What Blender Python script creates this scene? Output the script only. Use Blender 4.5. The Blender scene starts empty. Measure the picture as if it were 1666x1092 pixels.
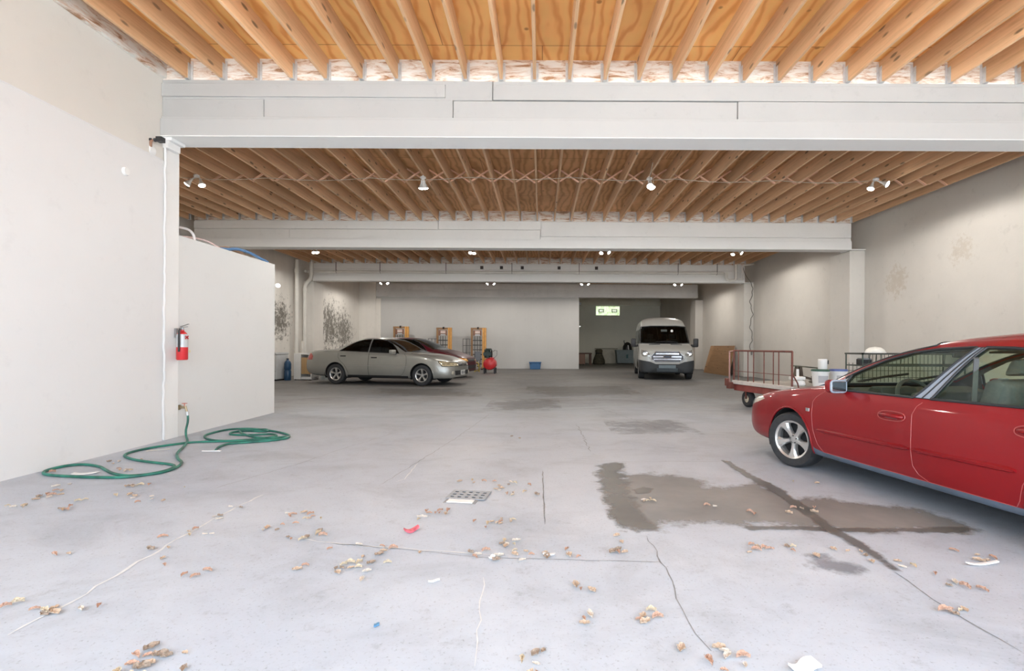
import bpy, bmesh, math, random
import numpy as np
from mathutils import Vector, Matrix, Euler
from mathutils.bvhtree import BVHTree

random.seed(7)
SC = bpy.context.scene
COL = SC.collection
PI = math.pi

# ------------------------------------------------------------------ camera
CAM_H, FPX, U0, V0, ROLL = 1.25, 810.0, 880.0, 563.0, 0.005
cd = bpy.data.cameras.new('camera')
cam = bpy.data.objects.new('camera', cd)
COL.objects.link(cam)
cd.sensor_width = 36.0
cd.lens = FPX / 1666.0 * 36.0
cd.shift_x = (833.0 - U0) / 1666.0
cd.shift_y = (V0 - 546.0) / 1666.0
cd.clip_start, cd.clip_end = 0.05, 200
cam.matrix_world = Matrix.Translation((0, 0, CAM_H)) @ Euler((PI / 2, 0, 0)).to_matrix().to_4x4() @ Matrix.Rotation(ROLL, 4, 'Z')
SC.camera = cam

# ------------------------------------------------------------------ daylight and exposure
wd = bpy.data.worlds.new('overcast_sky')
SC.world = wd
wd.use_nodes = True
bg = wd.node_tree.nodes['Background']
bg.inputs[0].default_value = (0.78, 0.89, 1.0, 1)
bg.inputs[1].default_value = 6.0
SC.view_settings.view_transform = 'Standard'
SC.view_settings.look = 'None'
SC.view_settings.gamma = 1.0
SC.view_settings.use_curve_mapping = False
SC.view_settings.exposure = 0.0
LAMP_W = 185.0

sun_d = bpy.data.lights.new('bounce_sun', 'SUN')       # added behind the building; its bounce off the street brightens ceiling and beams
sun_d.energy = 60.0
sun_d.angle = math.radians(3)
sun_d.color = (1.0, .98, .95)
bounce_sun = bpy.data.objects.new('bounce_sun', sun_d)
COL.objects.link(bounce_sun)
bounce_sun.rotation_euler = (math.radians(-38), 0, math.radians(12))

pl_d = bpy.data.lights.new('door_opening_portal', 'AREA')
pl_d.shape = 'RECTANGLE'
pl_d.size, pl_d.size_y = 13.6, 4.6
pl_d.cycles.is_portal = True
pl = bpy.data.objects.new('door_opening_portal', pl_d)
COL.objects.link(pl)
pl.matrix_world = Matrix.Translation((1.95, -0.85, 2.3)) @ Euler((PI / 2, 0, 0)).to_matrix().to_4x4()


def ray(u, v):
    du, dv = u - U0, v - V0
    return du / FPX, -(dv - ROLL * du) / FPX


def G(u, v, z=0.0):
    """point at height z along a sight line of the survey photograph"""
    a, c = ray(u, v)
    y = (z - CAM_H) / c
    return Vector((a * y, y, z))


def P(u, v, y):
    a, c = ray(u, v)
    return Vector((a * y, y, CAM_H + c * y))


# ------------------------------------------------------------------ materials
def nt(name):
    m = bpy.data.materials.new(name)
    m.use_nodes = True
    n = m.node_tree.nodes
    return m, n, m.node_tree.links, n['Principled BSDF']


def coords(n, l, scale=(1, 1, 1), rnd=True):
    tc = n.new('ShaderNodeTexCoord')
    mp = n.new('ShaderNodeMapping')
    mp.inputs['Scale'].default_value = scale
    if rnd:
        oi = n.new('ShaderNodeObjectInfo')
        mu = n.new('ShaderNodeMath'); mu.operation = 'MULTIPLY'; mu.inputs[1].default_value = 37.0
        ad = n.new('ShaderNodeVectorMath'); ad.operation = 'ADD'
        l.new(oi.outputs['Random'], mu.inputs[0])
        l.new(tc.outputs['Object'], ad.inputs[0]); l.new(mu.outputs[0], ad.inputs[1])
        l.new(ad.outputs[0], mp.inputs[0])
    else:
        l.new(tc.outputs['Object'], mp.inputs[0])
    return mp.outputs[0]


def noise(n, l, vec, scale, detail=4, rough=.55, dist=0):
    t = n.new('ShaderNodeTexNoise')
    t.inputs['Scale'].default_value = scale
    t.inputs['Detail'].default_value = detail
    t.inputs['Roughness'].default_value = rough
    t.inputs['Distortion'].default_value = dist
    l.new(vec, t.inputs['Vector'])
    return t.outputs['Fac']


def ramp(n, l, fac, stops):
    r = n.new('ShaderNodeValToRGB')
    e = r.color_ramp.elements
    while len(e) < len(stops):
        e.new(.5)
    for k, (p, c) in enumerate(stops):
        e[k].position = p
        e[k].color = (*c, 1) if len(c) == 3 else c
    l.new(fac, r.inputs[0])
    return r.outputs[0]


def mixc(n, l, fac, a, b, mode='MIX'):
    m = n.new('ShaderNodeMix'); m.data_type = 'RGBA'; m.blend_type = mode
    for s, i in ((fac, 0), (a, 6), (b, 7)):
        if hasattr(s, 'links'):
            l.new(s, m.inputs[i])
        elif i == 0:
            m.inputs[0].default_value = s
        else:
            m.inputs[i].default_value = (*s, 1)
    return m.outputs[2]


def bump(n, l, b, h, strength, dist=.01):
    bp = n.new('ShaderNodeBump')
    bp.inputs['Strength'].default_value = strength
    bp.inputs['Distance'].default_value = dist
    l.new(h, bp.inputs['Height']); l.new(bp.outputs[0], b.inputs['Normal'])


MATS = {}


def mat(name, col, rough=.6, metal=0., var=.08, scale=6., stretch=(1, 1, 1), bmp=0., coat=0., spec=.5):
    if name in MATS:
        return MATS[name]
    m, n, l, b = nt(name)
    v = coords(n, l, stretch)
    f = noise(n, l, v, scale, 5)
    lo = tuple(max(0, c * (1 - var)) for c in col); hi = tuple(min(1, c * (1 + var)) for c in col)
    l.new(ramp(n, l, f, [(.3, lo), (.7, hi)]), b.inputs['Base Color'])
    b.inputs['Roughness'].default_value = rough
    b.inputs['Metallic'].default_value = metal
    b.inputs['Coat Weight'].default_value = coat
    b.inputs['Coat Roughness'].default_value = .04
    b.inputs['Specular IOR Level'].default_value = spec
    if bmp:
        bump(n, l, b, f, bmp)
    MATS[name] = m
    return m


def emit(name, col, strength):
    m, n, l, b = nt(name)
    b.inputs['Base Color'].default_value = (*col, 1)
    b.inputs['Emission Color'].default_value = (*col, 1)
    b.inputs['Emission Strength'].default_value = strength
    return m


def glass(name, tint, refl=.06):
    m, n, l, b = nt(name)
    n.remove(b)
    out = n['Material Output']
    tr = n.new('ShaderNodeBsdfTransparent'); tr.inputs[0].default_value = (*tint, 1)
    gl = n.new('ShaderNodeBsdfGlossy'); gl.inputs['Roughness'].default_value = .03
    gl.inputs[0].default_value = (.9, .95, 1, 1)
    lw = n.new('ShaderNodeLayerWeight'); lw.inputs['Blend'].default_value = .5
    fr = n.new('ShaderNodeMath'); fr.operation = 'POWER'; fr.inputs[1].default_value = 5.0     # Schlick, the same from both faces of the pane
    l.new(lw.outputs['Facing'], fr.inputs[0])
    ma = n.new('ShaderNodeMath'); ma.operation = 'MULTIPLY_ADD'
    ma.inputs[1].default_value = .9; ma.inputs[2].default_value = refl
    ma.use_clamp = True
    mx = n.new('ShaderNodeMixShader')
    l.new(fr.outputs[0], ma.inputs[0]); l.new(ma.outputs[0], mx.inputs[0])
    l.new(tr.outputs[0], mx.inputs[1]); l.new(gl.outputs[0], mx.inputs[2]); l.new(mx.outputs[0], out.inputs[0])
    return m


def wood(name, base, dark, rough=.7, along='Y', knots=True, var=1.0):
    m, n, l, b = nt(name)
    st = {'Y': (14, .7, 14), 'X': (.7, 14, 14), 'Z': (14, 14, .7)}[along]
    v = coords(n, l, st)
    f = noise(n, l, v, 1.6, 6, .6, .6)
    c = ramp(n, l, f, [(.25, dark), (.5, base), (.8, tuple(min(1, x * 1.12) for x in base))])
    v2 = coords(n, l, (1, .12, 1) if along == 'Y' else (.3, .3, .3))
    f2 = noise(n, l, v2, 1.3, 2)
    tone = ramp(n, l, f2, [(.3, (.80, .76, .72)), (.7, (1.08, 1.05, 1.0))])
    c = mixc(n, l, 1.0, c, tone, 'MULTIPLY')
    oi = n.new('ShaderNodeObjectInfo')
    tn = ramp(n, l, oi.outputs['Random'], [(0, (.84, .80, .76)), (1, (1.06, 1.05, 1.04))])
    c = mixc(n, l, 1.0, c, tn, 'MULTIPLY')
    if knots:
        v3 = coords(n, l, (7, 2.2, 7))
        vo = n.new('ShaderNodeTexVoronoi'); vo.inputs['Scale'].default_value = 1.0
        l.new(v3, vo.inputs['Vector'])
        k = ramp(n, l, vo.outputs['Distance'], [(.10, (1, 1, 1)), (.17, (0, 0, 0))])
        c = mixc(n, l, k, c, tuple(x * .45 for x in dark))
    l.new(c, b.inputs['Base Color'])
    b.inputs['Roughness'].default_value = rough
    bump(n, l, b, f, .15, .004)
    MATS[name] = m
    return m


def plywood_mat(name, base, dark):
    m, n, l, b = nt(name)
    v = coords(n, l, (1, .35, 1), False)
    w = n.new('ShaderNodeTexWave'); w.wave_type = 'BANDS'; w.bands_direction = 'X'
    w.inputs['Scale'].default_value = 2.2; w.inputs['Distortion'].default_value = 14
    w.inputs['Detail'].default_value = 3; w.inputs['Detail Scale'].default_value = .9
    l.new(v, w.inputs['Vector'])
    c = ramp(n, l, w.outputs['Fac'], [(.0, dark), (.45, base), (1, tuple(min(1, x * 1.1) for x in base))])
    f = noise(n, l, coords(n, l, (1, 1, 1), False), .9, 3)
    c = mixc(n, l, 1.0, c, ramp(n, l, f, [(.3, (.8, .76, .7)), (.7, (1.05, 1.05, 1.05))]), 'MULTIPLY')
    br = n.new('ShaderNodeTexBrick'); br.offset = .5
    br.inputs['Scale'].default_value = 1.0; br.inputs['Mortar Size'].default_value = .006
    br.inputs['Brick Width'].default_value = 2.44; br.inputs['Row Height'].default_value = 1.22
    br.inputs[1].default_value = (1, 1, 1, 1); br.inputs[2].default_value = (.88, .86, .84, 1); br.inputs[3].default_value = (.45, .36, .28, 1)
    l.new(coords(n, l, (1, 1, 1), False), br.inputs['Vector'])
    c = mixc(n, l, 1.0, c, br.outputs[0], 'MULTIPLY')
    vo = n.new('ShaderNodeTexVoronoi'); vo.inputs['Scale'].default_value = 2.4
    l.new(coords(n, l, (1, 1, 1), False), vo.inputs['Vector'])
    k = ramp(n, l, vo.outputs['Distance'], [(.05, (1, 1, 1)), (.09, (0, 0, 0))])
    c = mixc(n, l, k, c, tuple(x * .5 for x in dark))
    l.new(c, b.inputs['Base Color'])
    b.inputs['Roughness'].default_value = .65
    MATS[name] = m
    return m


def wall_mat(name, col, blotch=.06, stains=(), dirt=(.28, .25, .22), rough=.85, fine=26, bmp=.12, streak=.0):
    """painted masonry; stains = [(centre, radius, amount)] mould patches with a place of their own"""
    m, n, l, b = nt(name)
    v = coords(n, l, (1, 1, 1), False)
    f = noise(n, l, v, .6, 6, .6)
    c = ramp(n, l, f, [(.3, tuple(x * (1 - blotch) for x in col)), (.65, tuple(min(1, x * (1 + blotch * .4)) for x in col))])
    f3 = noise(n, l, v, 5, 8, .7)
    c = mixc(n, l, 1.0, c, ramp(n, l, f3, [(.28, (1 - blotch * 1.6,) * 3), (.42, (1, 1, 1))]), 'MULTIPLY')
    if streak:
        fs = noise(n, l, coords(n, l, (3, 3, .15), False), 1.2, 4)
        c = mixc(n, l, 1.0, c, ramp(n, l, fs, [(.3, (1 - streak,) * 3), (.6, (1, 1, 1))]), 'MULTIPLY')
    for (p, r, amt, sc) in stains:
        tc = n.new('ShaderNodeTexCoord')
        d = n.new('ShaderNodeVectorMath'); d.operation = 'DISTANCE'; d.inputs[1].default_value = p
        l.new(tc.outputs['Object'], d.inputs[0])
        dv = n.new('ShaderNodeMath'); dv.operation = 'DIVIDE'; dv.inputs[1].default_value = r
        l.new(d.outputs['Value'], dv.inputs[0])
        fall = ramp(n, l, dv.outputs[0], [(.15, (1, 1, 1)), (1.0, (0, 0, 0))])
        fn = noise(n, l, v, sc, 9, .75)
        sub = n.new('ShaderNodeMath'); sub.operation = 'MULTIPLY_ADD'; sub.inputs[1].default_value = .34; 
        l.new(fall, sub.inputs[0]); l.new(fn, sub.inputs[2])
        k = ramp(n, l, sub.outputs[0], [(.70, (0, 0, 0)), (.82, (amt,) * 3)])
        c = mixc(n, l, k, c, dirt)
    l.new(c, b.inputs['Base Color'])
    b.inputs['Roughness'].default_value = rough
    f2 = noise(n, l, v, fine, 6, .6)
    bump(n, l, b, f2, bmp, .01)
    MATS[name] = m
    return m


def floor_mat(name):
    m, n, l, b = nt(name)
    v = coords(n, l, (1, 1, 1), False)
    f = noise(n, l, v, .33, 6, .6, .4)
    c = ramp(n, l, f, [(.30, (.39, .425, .49)), (.5, (.47, .505, .56)), (.7, (.545, .57, .61))])
    fs = noise(n, l, coords(n, l, (.8, 1.1, 1), False), 1.5, 8, .7, .5)
    c = mixc(n, l, 1.0, c, ramp(n, l, fs, [(.32, (.84, .835, .83)), (.5, (1, 1, 1)), (.72, (1.07, 1.07, 1.07))]), 'MULTIPLY')
    f4 = noise(n, l, v, 7, 9, .75)
    c = mixc(n, l, 1.0, c, ramp(n, l, f4, [(.27, (.70, .69, .68)), (.43, (1, 1, 1)), (.72, (1.06, 1.06, 1.05))]), 'MULTIPLY')
    fp = noise(n, l, v, 60, 4, .7)
    c = mixc(n, l, 1.0, c, ramp(n, l, fp, [(.31, (.66, .65, .63)), (.42, (1, 1, 1))]), 'MULTIPLY')
    # slab colour multiplied darker with distance from the door, over a noisy edge
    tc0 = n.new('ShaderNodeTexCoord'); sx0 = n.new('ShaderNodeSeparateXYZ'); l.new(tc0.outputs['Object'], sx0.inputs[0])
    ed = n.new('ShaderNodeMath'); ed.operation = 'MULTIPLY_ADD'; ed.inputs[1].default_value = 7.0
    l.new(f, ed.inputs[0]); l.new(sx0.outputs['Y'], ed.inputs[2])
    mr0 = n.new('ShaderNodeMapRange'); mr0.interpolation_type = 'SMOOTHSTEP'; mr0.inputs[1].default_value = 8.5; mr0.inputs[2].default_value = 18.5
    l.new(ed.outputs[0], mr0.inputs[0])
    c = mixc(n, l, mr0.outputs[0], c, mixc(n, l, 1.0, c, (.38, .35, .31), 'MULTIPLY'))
    # oil and tyre grime worn into the parking area deep inside the garage
    fo = noise(n, l, coords(n, l, (.45, .9, 1), False), .8, 8, .7, .8)
    ko = ramp(n, l, fo, [(.50, (0, 0, 0)), (.70, (.7, .7, .7))])
    tc = n.new('ShaderNodeTexCoord'); sx = n.new('ShaderNodeSeparateXYZ'); l.new(tc.outputs['Object'], sx.inputs[0])
    mr = n.new('ShaderNodeMapRange'); mr.inputs[1].default_value = 7.5; mr.inputs[2].default_value = 12
    l.new(sx.outputs['Y'], mr.inputs[0])
    km = n.new('ShaderNodeMath'); km.operation = 'MULTIPLY'; l.new(ko, km.inputs[0]); l.new(mr.outputs[0], km.inputs[1])
    c = mixc(n, l, km.outputs[0], c, (.12, .11, .10))
    l.new(c, b.inputs['Base Color'])
    b.inputs['Roughness'].default_value = .62
    l.new(ramp(n, l, f4, [(.3, (.5,) * 3), (.7, (.75,) * 3)]), b.inputs['Roughness'])
    bump(n, l, b, f4, .12, .006)
    MATS[name] = m
    return m


def film_mat(name, col, rough=.25, amount=.8, spec=.4):
    """thin film on the floor, worn away at its rim (attribute 'cover')"""
    m, n, l, b = nt(name)
    out = n['Material Output']
    at = n.new('ShaderNodeAttribute'); at.attribute_name = 'cover'
    v = coords(n, l, (1, 1, 1), False)
    f = noise(n, l, v, 4, 7, .7)
    ad = n.new('ShaderNodeMath'); ad.operation = 'MULTIPLY_ADD'; ad.inputs[1].default_value = 1.7; ad.inputs[2].default_value = -.85
    l.new(f, ad.inputs[0])
    s = n.new('ShaderNodeMath'); s.operation = 'ADD'; l.new(at.outputs['Fac'], s.inputs[0]); l.new(ad.outputs[0], s.inputs[1])
    k = ramp(n, l, s.outputs[0], [(.30, (0, 0, 0)), (.62, (amount,) * 3)])
    f2 = noise(n, l, v, 1.3, 5, .6)
    l.new(ramp(n, l, f2, [(.3, tuple(x * .72 for x in col)), (.7, tuple(x * 1.3 for x in col))]), b.inputs['Base Color'])
    b.inputs['Roughness'].default_value = rough
    b.inputs['Specular IOR Level'].default_value = spec
    tr = n.new('ShaderNodeBsdfTransparent'); mx = n.new('ShaderNodeMixShader')
    l.new(k, mx.inputs[0]); l.new(tr.outputs[0], mx.inputs[1]); l.new(b.outputs[0], mx.inputs[2]); l.new(mx.outputs[0], out.inputs[0])
    return m


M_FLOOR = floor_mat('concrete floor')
M_WALLF = wall_mat('white painted wall', (.73, .72, .71), .03, bmp=.08)
M_DRY = wall_mat('cream upper wall', (.70, .665, .61), .03, bmp=.03)
M_WALLR = wall_mat('right wall paint', (.60, .57, .525), .07, [((8.85, 12.4, 2.9), .8, .5, 6), ((8.85, 10.5, 3.3), .6, .4, 9)], (.42, .35, .27), bmp=.3, fine=9)
M_WALLL = wall_mat('left wall paint', (.76, .73, .68), .07, [((-9.9, 18.9, 2.2), 1.5, .9, 7), ((-9.9, 23.3, 2.1), 2.4, .9, 5.5), ((-9.9, 25.0, 1.9), 2.2, .85, 6.5)], (.13, .12, .10), bmp=.2, streak=.06)
M_PART = wall_mat('partition board paint', (.71, .705, .69), .03, bmp=.03)
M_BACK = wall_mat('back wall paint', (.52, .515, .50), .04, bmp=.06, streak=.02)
M_REC = wall_mat('recess wall paint', (.74, .73, .63), .06, bmp=.2)
M_JOIST = wood('joist lumber', (.80, .53, .32), (.64, .40, .22))
M_JOISTB = wood('inner joist lumber', (.80, .56, .36), (.61, .415, .26))  # slightly less saturated copy for the second and third bays
M_PLYF = plywood_mat('lit plywood', (1.0, .54, .19), (.84, .37, .10))  # lit copy of the deck, front bay light put into its orange
M_PLYB = plywood_mat('dim plywood', (.74, .43, .21), (.58, .31, .13))  # dim copy of the deck, weaker light put into its brown
M_NEARB = wall_mat('dimmed white timber', (.40, .395, .385), .07, [((6.5, 6.4, 4.4), 3.0, .5, 7)], (.36, .34, .32), bmp=.25, fine=14)  # white beam timber darkened to offset the daylight on the near beam
M_NEARS = wall_mat('dimmed white steel', (.42, .415, .405), .03, bmp=.04)  # same white steel, darkened against the daylight at the door
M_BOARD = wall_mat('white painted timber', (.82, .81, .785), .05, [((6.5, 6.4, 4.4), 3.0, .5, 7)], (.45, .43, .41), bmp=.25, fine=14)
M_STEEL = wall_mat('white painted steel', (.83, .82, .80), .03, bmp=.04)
M_GREYB = wall_mat('grey worn beam paint', (.66, .655, .645), .16, bmp=.15)
M_RIM = None


def rim_mat():
    m, n, l, b = nt('whitewashed rim board')
    v = coords(n, l, (1.2, 1, 6), False)
    f = noise(n, l, v, 2.6, 8, .7, .6)
    c = ramp(n, l, f, [(.38, (.36, .19, .10)), (.46, (.66, .52, .42)), (.56, (.78, .75, .70))])
    l.new(c, b.inputs['Base Color']); b.inputs['Roughness'].default_value = .8
    return m


M_RIM = rim_mat()
M_GALV = mat('galvanised steel', (.64, .645, .65), .5, .6, .1, 20)
M_WHITE = mat('white enamel', (.78, .77, .75), .45, 0, .04)
M_WHITEP = mat('white plastic', (.80, .79, .77), .5, 0, .03)
M_PIPE = mat('white painted pipe', (.70, .68, .63), .6, 0, .06, 3)
M_BLACK = mat('black plastic', (.02, .02, .022), .5, 0, .2)
M_RUB = mat('tyre rubber', (.028, .029, .031), .75, 0, .2, 30, bmp=.1)
M_DARK = mat('dark underbody', (.015, .015, .016), .8, 0, .2)
M_ALLOY = mat('silver alloy', (.62, .61, .59), .32, .75, .06)
M_CHROME = mat('chrome', (.75, .76, .78), .12, 1, .03)
M_RED = mat('bright red enamel', (.62, .03, .035), .35, 0, .06)
M_BULB = emit('lit flood lamp lens', (1.0, .97, .92), 28)
M_HUB = mat('cream hub', (.62, .56, .44), .5, 0, .1)
M_ORW = mat('orange painted mast', (.60, .30, .08), .5, .1, .15, 8)


# ------------------------------------------------------------------ mesh builder
class MB:
    def __init__(s):
        s.v, s.f = [], []

    def add(s, vs, fs):
        o = len(s.v)
        s.v += [Vector(p) for p in vs]
        s.f += [tuple(o + i for i in f) for f in fs]
        return s

    def box(s, c, d, rot=None):
        x, y, z = (k / 2 for k in d)
        ps = [Vector(p) for p in ((-x, -y, -z), (x, -y, -z), (x, y, -z), (-x, y, -z), (-x, -y, z), (x, -y, z), (x, y, z), (-x, y, z))]
        if rot is not None:
            R = rot if isinstance(rot, Matrix) else Euler(rot).to_matrix()
            ps = [R @ p for p in ps]
        return s.add([p + Vector(c) for p in ps], [(0, 3, 2, 1), (4, 5, 6, 7), (0, 1, 5, 4), (1, 2, 6, 5), (2, 3, 7, 6), (3, 0, 4, 7)])

    def span(s, a, b):
        a, b = Vector(a), Vector(b)
        return s.box((a + b) / 2, [abs(k) for k in (b - a)])

    def cyl(s, p0, p1, r0, r1=None, n=16):
        r1 = r0 if r1 is None else r1
        p0, p1 = Vector(p0), Vector(p1)
        q = (p1 - p0).to_track_quat('Z', 'Y')
        vs = []
        for p, r in ((p0, r0), (p1, r1)):
            for k in range(n):
                a = 2 * PI * k / n
                vs.append(p + q @ Vector((r * math.cos(a), r * math.sin(a), 0)))
        fs = [(k, (k + 1) % n, n + (k + 1) % n, n + k) for k in range(n)]
        fs += [tuple(range(n - 1, -1, -1)), tuple(range(n, 2 * n))]
        return s.add(vs, fs)

    def tube(s, pts, r, n=8, closed=False, flat=None):
        pts = [Vector(p) for p in pts]
        m = len(pts)
        vs, up = [], None
        for i, p in enumerate(pts):
            a = pts[(i - 1) % m] if (closed or i) else p
            b = pts[(i + 1) % m] if (closed or i < m - 1) else p
            t = (b - a)
            t = t.normalized() if t.length > 1e-9 else Vector((0, 0, 1))
            if up is None:
                up = Vector((0, 0, 1)) if abs(t.z) < .9 else Vector((1, 0, 0))
            x = up - t * up.dot(t)
            x = x.normalized() if x.length > 1e-6 else t.orthogonal().normalized()
            up = x
            y = t.cross(x)
            for k in range(n):
                an = 2 * PI * k / n
                vs.append(p + x * (r * math.cos(an)) + y * (r * math.sin(an)))
        fs = []
        for i in range(m if closed else m - 1):
            j = (i + 1) % m
            for k in range(n):
                fs.append((i * n + k, i * n + (k + 1) % n, j * n + (k + 1) % n, j * n + k))
        if not closed:
            fs += [tuple(range(n - 1, -1, -1)), tuple((m - 1) * n + k for k in range(n))]
        return s.add(vs, fs)

    def lathe(s, prof, n=24, mtx=None, cap=True):
        """profile [(r, z)] turned about local Z then moved by mtx"""
        mtx = mtx or Matrix.Identity(4)
        vs = [mtx @ Vector((r * math.cos(2 * PI * k / n), r * math.sin(2 * PI * k / n), z)) for r, z in prof for k in range(n)]
        fs = []
        for i in range(len(prof) - 1):
            for k in range(n):
                fs.append((i * n + k, i * n + (k + 1) % n, (i + 1) * n + (k + 1) % n, (i + 1) * n + k))
        if cap:
            if prof[0][0] > 1e-6:
                fs.append(tuple(range(n - 1, -1, -1)))
            if prof[-1][0] > 1e-6:
                fs.append(tuple((len(prof) - 1) * n + k for k in range(n)))
        return s.add(vs, fs)

    def prism(s, poly, axis, d0, d1):
        """polygon in the two other axes, extruded along axis from d0 to d1"""
        m = len(poly)
        def pt(a, b, d):
            return {'x': (d, a, b), 'y': (a, d, b), 'z': (a, b, d)}[axis]
        vs = [pt(a, b, d0) for a, b in poly] + [pt(a, b, d1) for a, b in poly]
        fs = [(k, (k + 1) % m, m + (k + 1) % m, m + k) for k in range(m)] + [tuple(range(m - 1, -1, -1)), tuple(range(m, 2 * m))]
        return s.add(vs, fs)

    def mesh(s, name, smooth=False, bevel=0, angle=40):
        bm = bmesh.new()
        vv = [bm.verts.new(p) for p in s.v]
        for f in s.f:
            try:
                bm.faces.new([vv[i] for i in f])
            except ValueError:
                pass
        bmesh.ops.remove_doubles(bm, verts=bm.verts, dist=1e-6)
        bmesh.ops.recalc_face_normals(bm, faces=bm.faces)
        if bevel:
            es = [e for e in bm.edges if len(e.link_faces) == 2 and e.calc_face_angle(0) > .6]
            bmesh.ops.bevel(bm, geom=es, offset=bevel, segments=2, profile=.5, affect='EDGES', clamp_overlap=True)
        me = bpy.data.meshes.new(name)
        bm.to_mesh(me); bm.free()
        if smooth:
            me.polygons.foreach_set('use_smooth', [True] * len(me.polygons))
            me.set_sharp_from_angle(angle=math.radians(angle))
        return me

    def build(s, name, m, parent=None, loc=None, smooth=False, bevel=0, angle=40):
        me = s.mesh(name, smooth, bevel, angle)
        me.materials.append(m)
        return link(name, me, parent, loc)


def link(name, me, parent=None, loc=None):
    o = bpy.data.objects.new(name, me)
    COL.objects.link(o)
    if parent is not None:
        o.parent = parent
    if loc is not None:
        o.location = loc
    return o


def tag(o, label=None, cat=None, group=None, kind=None):
    if label: o['label'] = label
    if cat: o['category'] = cat
    if group: o['group'] = group
    if kind: o['kind'] = kind
    return o


def thing(name, label, cat, loc=(0, 0, 0), rz=0., group=None):
    o = bpy.data.objects.new(name, None)
    COL.objects.link(o)
    o.empty_display_size = .1
    o.location = loc
    o.rotation_euler = (0, 0, rz)
    return tag(o, label, cat, group)


def dup(root, loc=None, rz=None, label=None, group=None):
    r = root.copy(); COL.objects.link(r)
    if loc is not None: r.location = loc
    if rz is not None: r.rotation_euler = (0, 0, rz)
    if label: r['label'] = label
    if group: r['group'] = group
    for ch in list(root.children):
        c = ch.copy(); COL.objects.link(c); c.parent = r
        for g in ch.children:
            d = g.copy(); COL.objects.link(d); d.parent = c
    return r


def struct(name, mb, m, **k):
    return tag(mb.build(name, m, **k), kind='structure')


# ------------------------------------------------------------------ the shell
XL, XR, XF = -9.9, 8.85, -4.88          # far left wall, right wall, left wall of the front bay
Y0, Y1, Y2, Y3, Y4, Y5 = -0.8, 6.41, 13.6, 20.7, 27.2, 37.0
ZJ, ZC = 4.65, 4.93                     # underside of joists, underside of deck
T = .25

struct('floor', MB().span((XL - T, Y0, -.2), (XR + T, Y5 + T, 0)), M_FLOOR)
struct('ground', MB().span((-40, -50, -.22), (40, Y0, -.02)), mat('street paving', (.50, .50, .49), .9))
struct('ceiling_front', MB().span((XF - T, Y0, ZC), (XR + T, Y1 + .2, ZC + .1)), M_PLYF)
struct('ceiling_back', MB().span((XL - T, Y1 + .2, ZC), (XR + T, Y5 + T, ZC + .1)), M_PLYB)
struct('wall_right', MB().span((XR, Y0, 0), (XR + T, Y5, ZC)), M_WALLR)
struct('wall_left', MB().span((XL - T, Y1 + .25, 0), (XL, Y5, ZC)), M_WALLL)
w = MB().span((XF - T, Y0, 0), (XF, Y1 + .02, 3.62))
struct('wall_front_left', w, M_WALLF)
struct('wall_front_left_upper', MB().span((XF - T, Y0, 3.62), (XF - .004, Y1 + .02, ZC)), M_DRY)
struct('trim_1', MB().span((XF - .1, Y0, 3.612), (XF + .006, Y1, 3.624)), M_WALLF)
struct('wall_side_return', MB().span((XL - T, Y1 + .02, 0), (XF - .02, Y1 + .25, ZC)), M_WALLL)
# street front over the open door
struct('wall_front', MB().span((XF - T, Y0 - .25, 4.55), (XR + T, Y0, ZC + .1)), M_WALLF)
# end wall of the left half, and the recess on the right
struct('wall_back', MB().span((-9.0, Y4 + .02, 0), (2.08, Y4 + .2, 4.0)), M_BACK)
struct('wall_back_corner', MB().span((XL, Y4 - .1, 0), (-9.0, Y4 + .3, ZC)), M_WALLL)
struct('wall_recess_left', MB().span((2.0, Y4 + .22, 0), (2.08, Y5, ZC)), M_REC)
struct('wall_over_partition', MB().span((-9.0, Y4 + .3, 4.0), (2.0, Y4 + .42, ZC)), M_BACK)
wx0, wx1, wz0, wz1 = 4.08, 5.84, 3.55, 4.22
wb = MB()
wb.span((2.0, Y5, 0), (wx0, Y5 + T, ZC)); wb.span((wx1, Y5, 0), (XR + T, Y5 + T, ZC))
wb.span((wx0, Y5, 0), (wx1, Y5 + T, wz0)); wb.span((wx0, Y5, wz1), (wx1, Y5 + T, ZC))
struct('wall_recess_back', wb, M_REC)
struct('lintel', MB().span((2.1, Y5 - .25, 4.28), (XR, Y5 - .01, 4.6)), M_REC)
struct('trim_2', MB().span((2.1, Y5 - .3, 0), (3.25, Y5 - .01, 4.28)), M_REC)


# glass block window, daylight behind it
def glass_block():
    m, n, l, b = nt('lit glass block')
    f = noise(n, l, coords(n, l, (1, 1, 1), False), 7, 5, .6)
    c = ramp(n, l, f, [(.32, (.48, .72, .30)), (.5, (.80, .92, .66)), (.66, (1, 1, .93))])
    l.new(c, b.inputs['Emission Color']); b.inputs['Emission Strength'].default_value = 1.0
    l.new(c, b.inputs['Base Color']); b.inputs['Roughness'].default_value = .2
    return m


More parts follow.
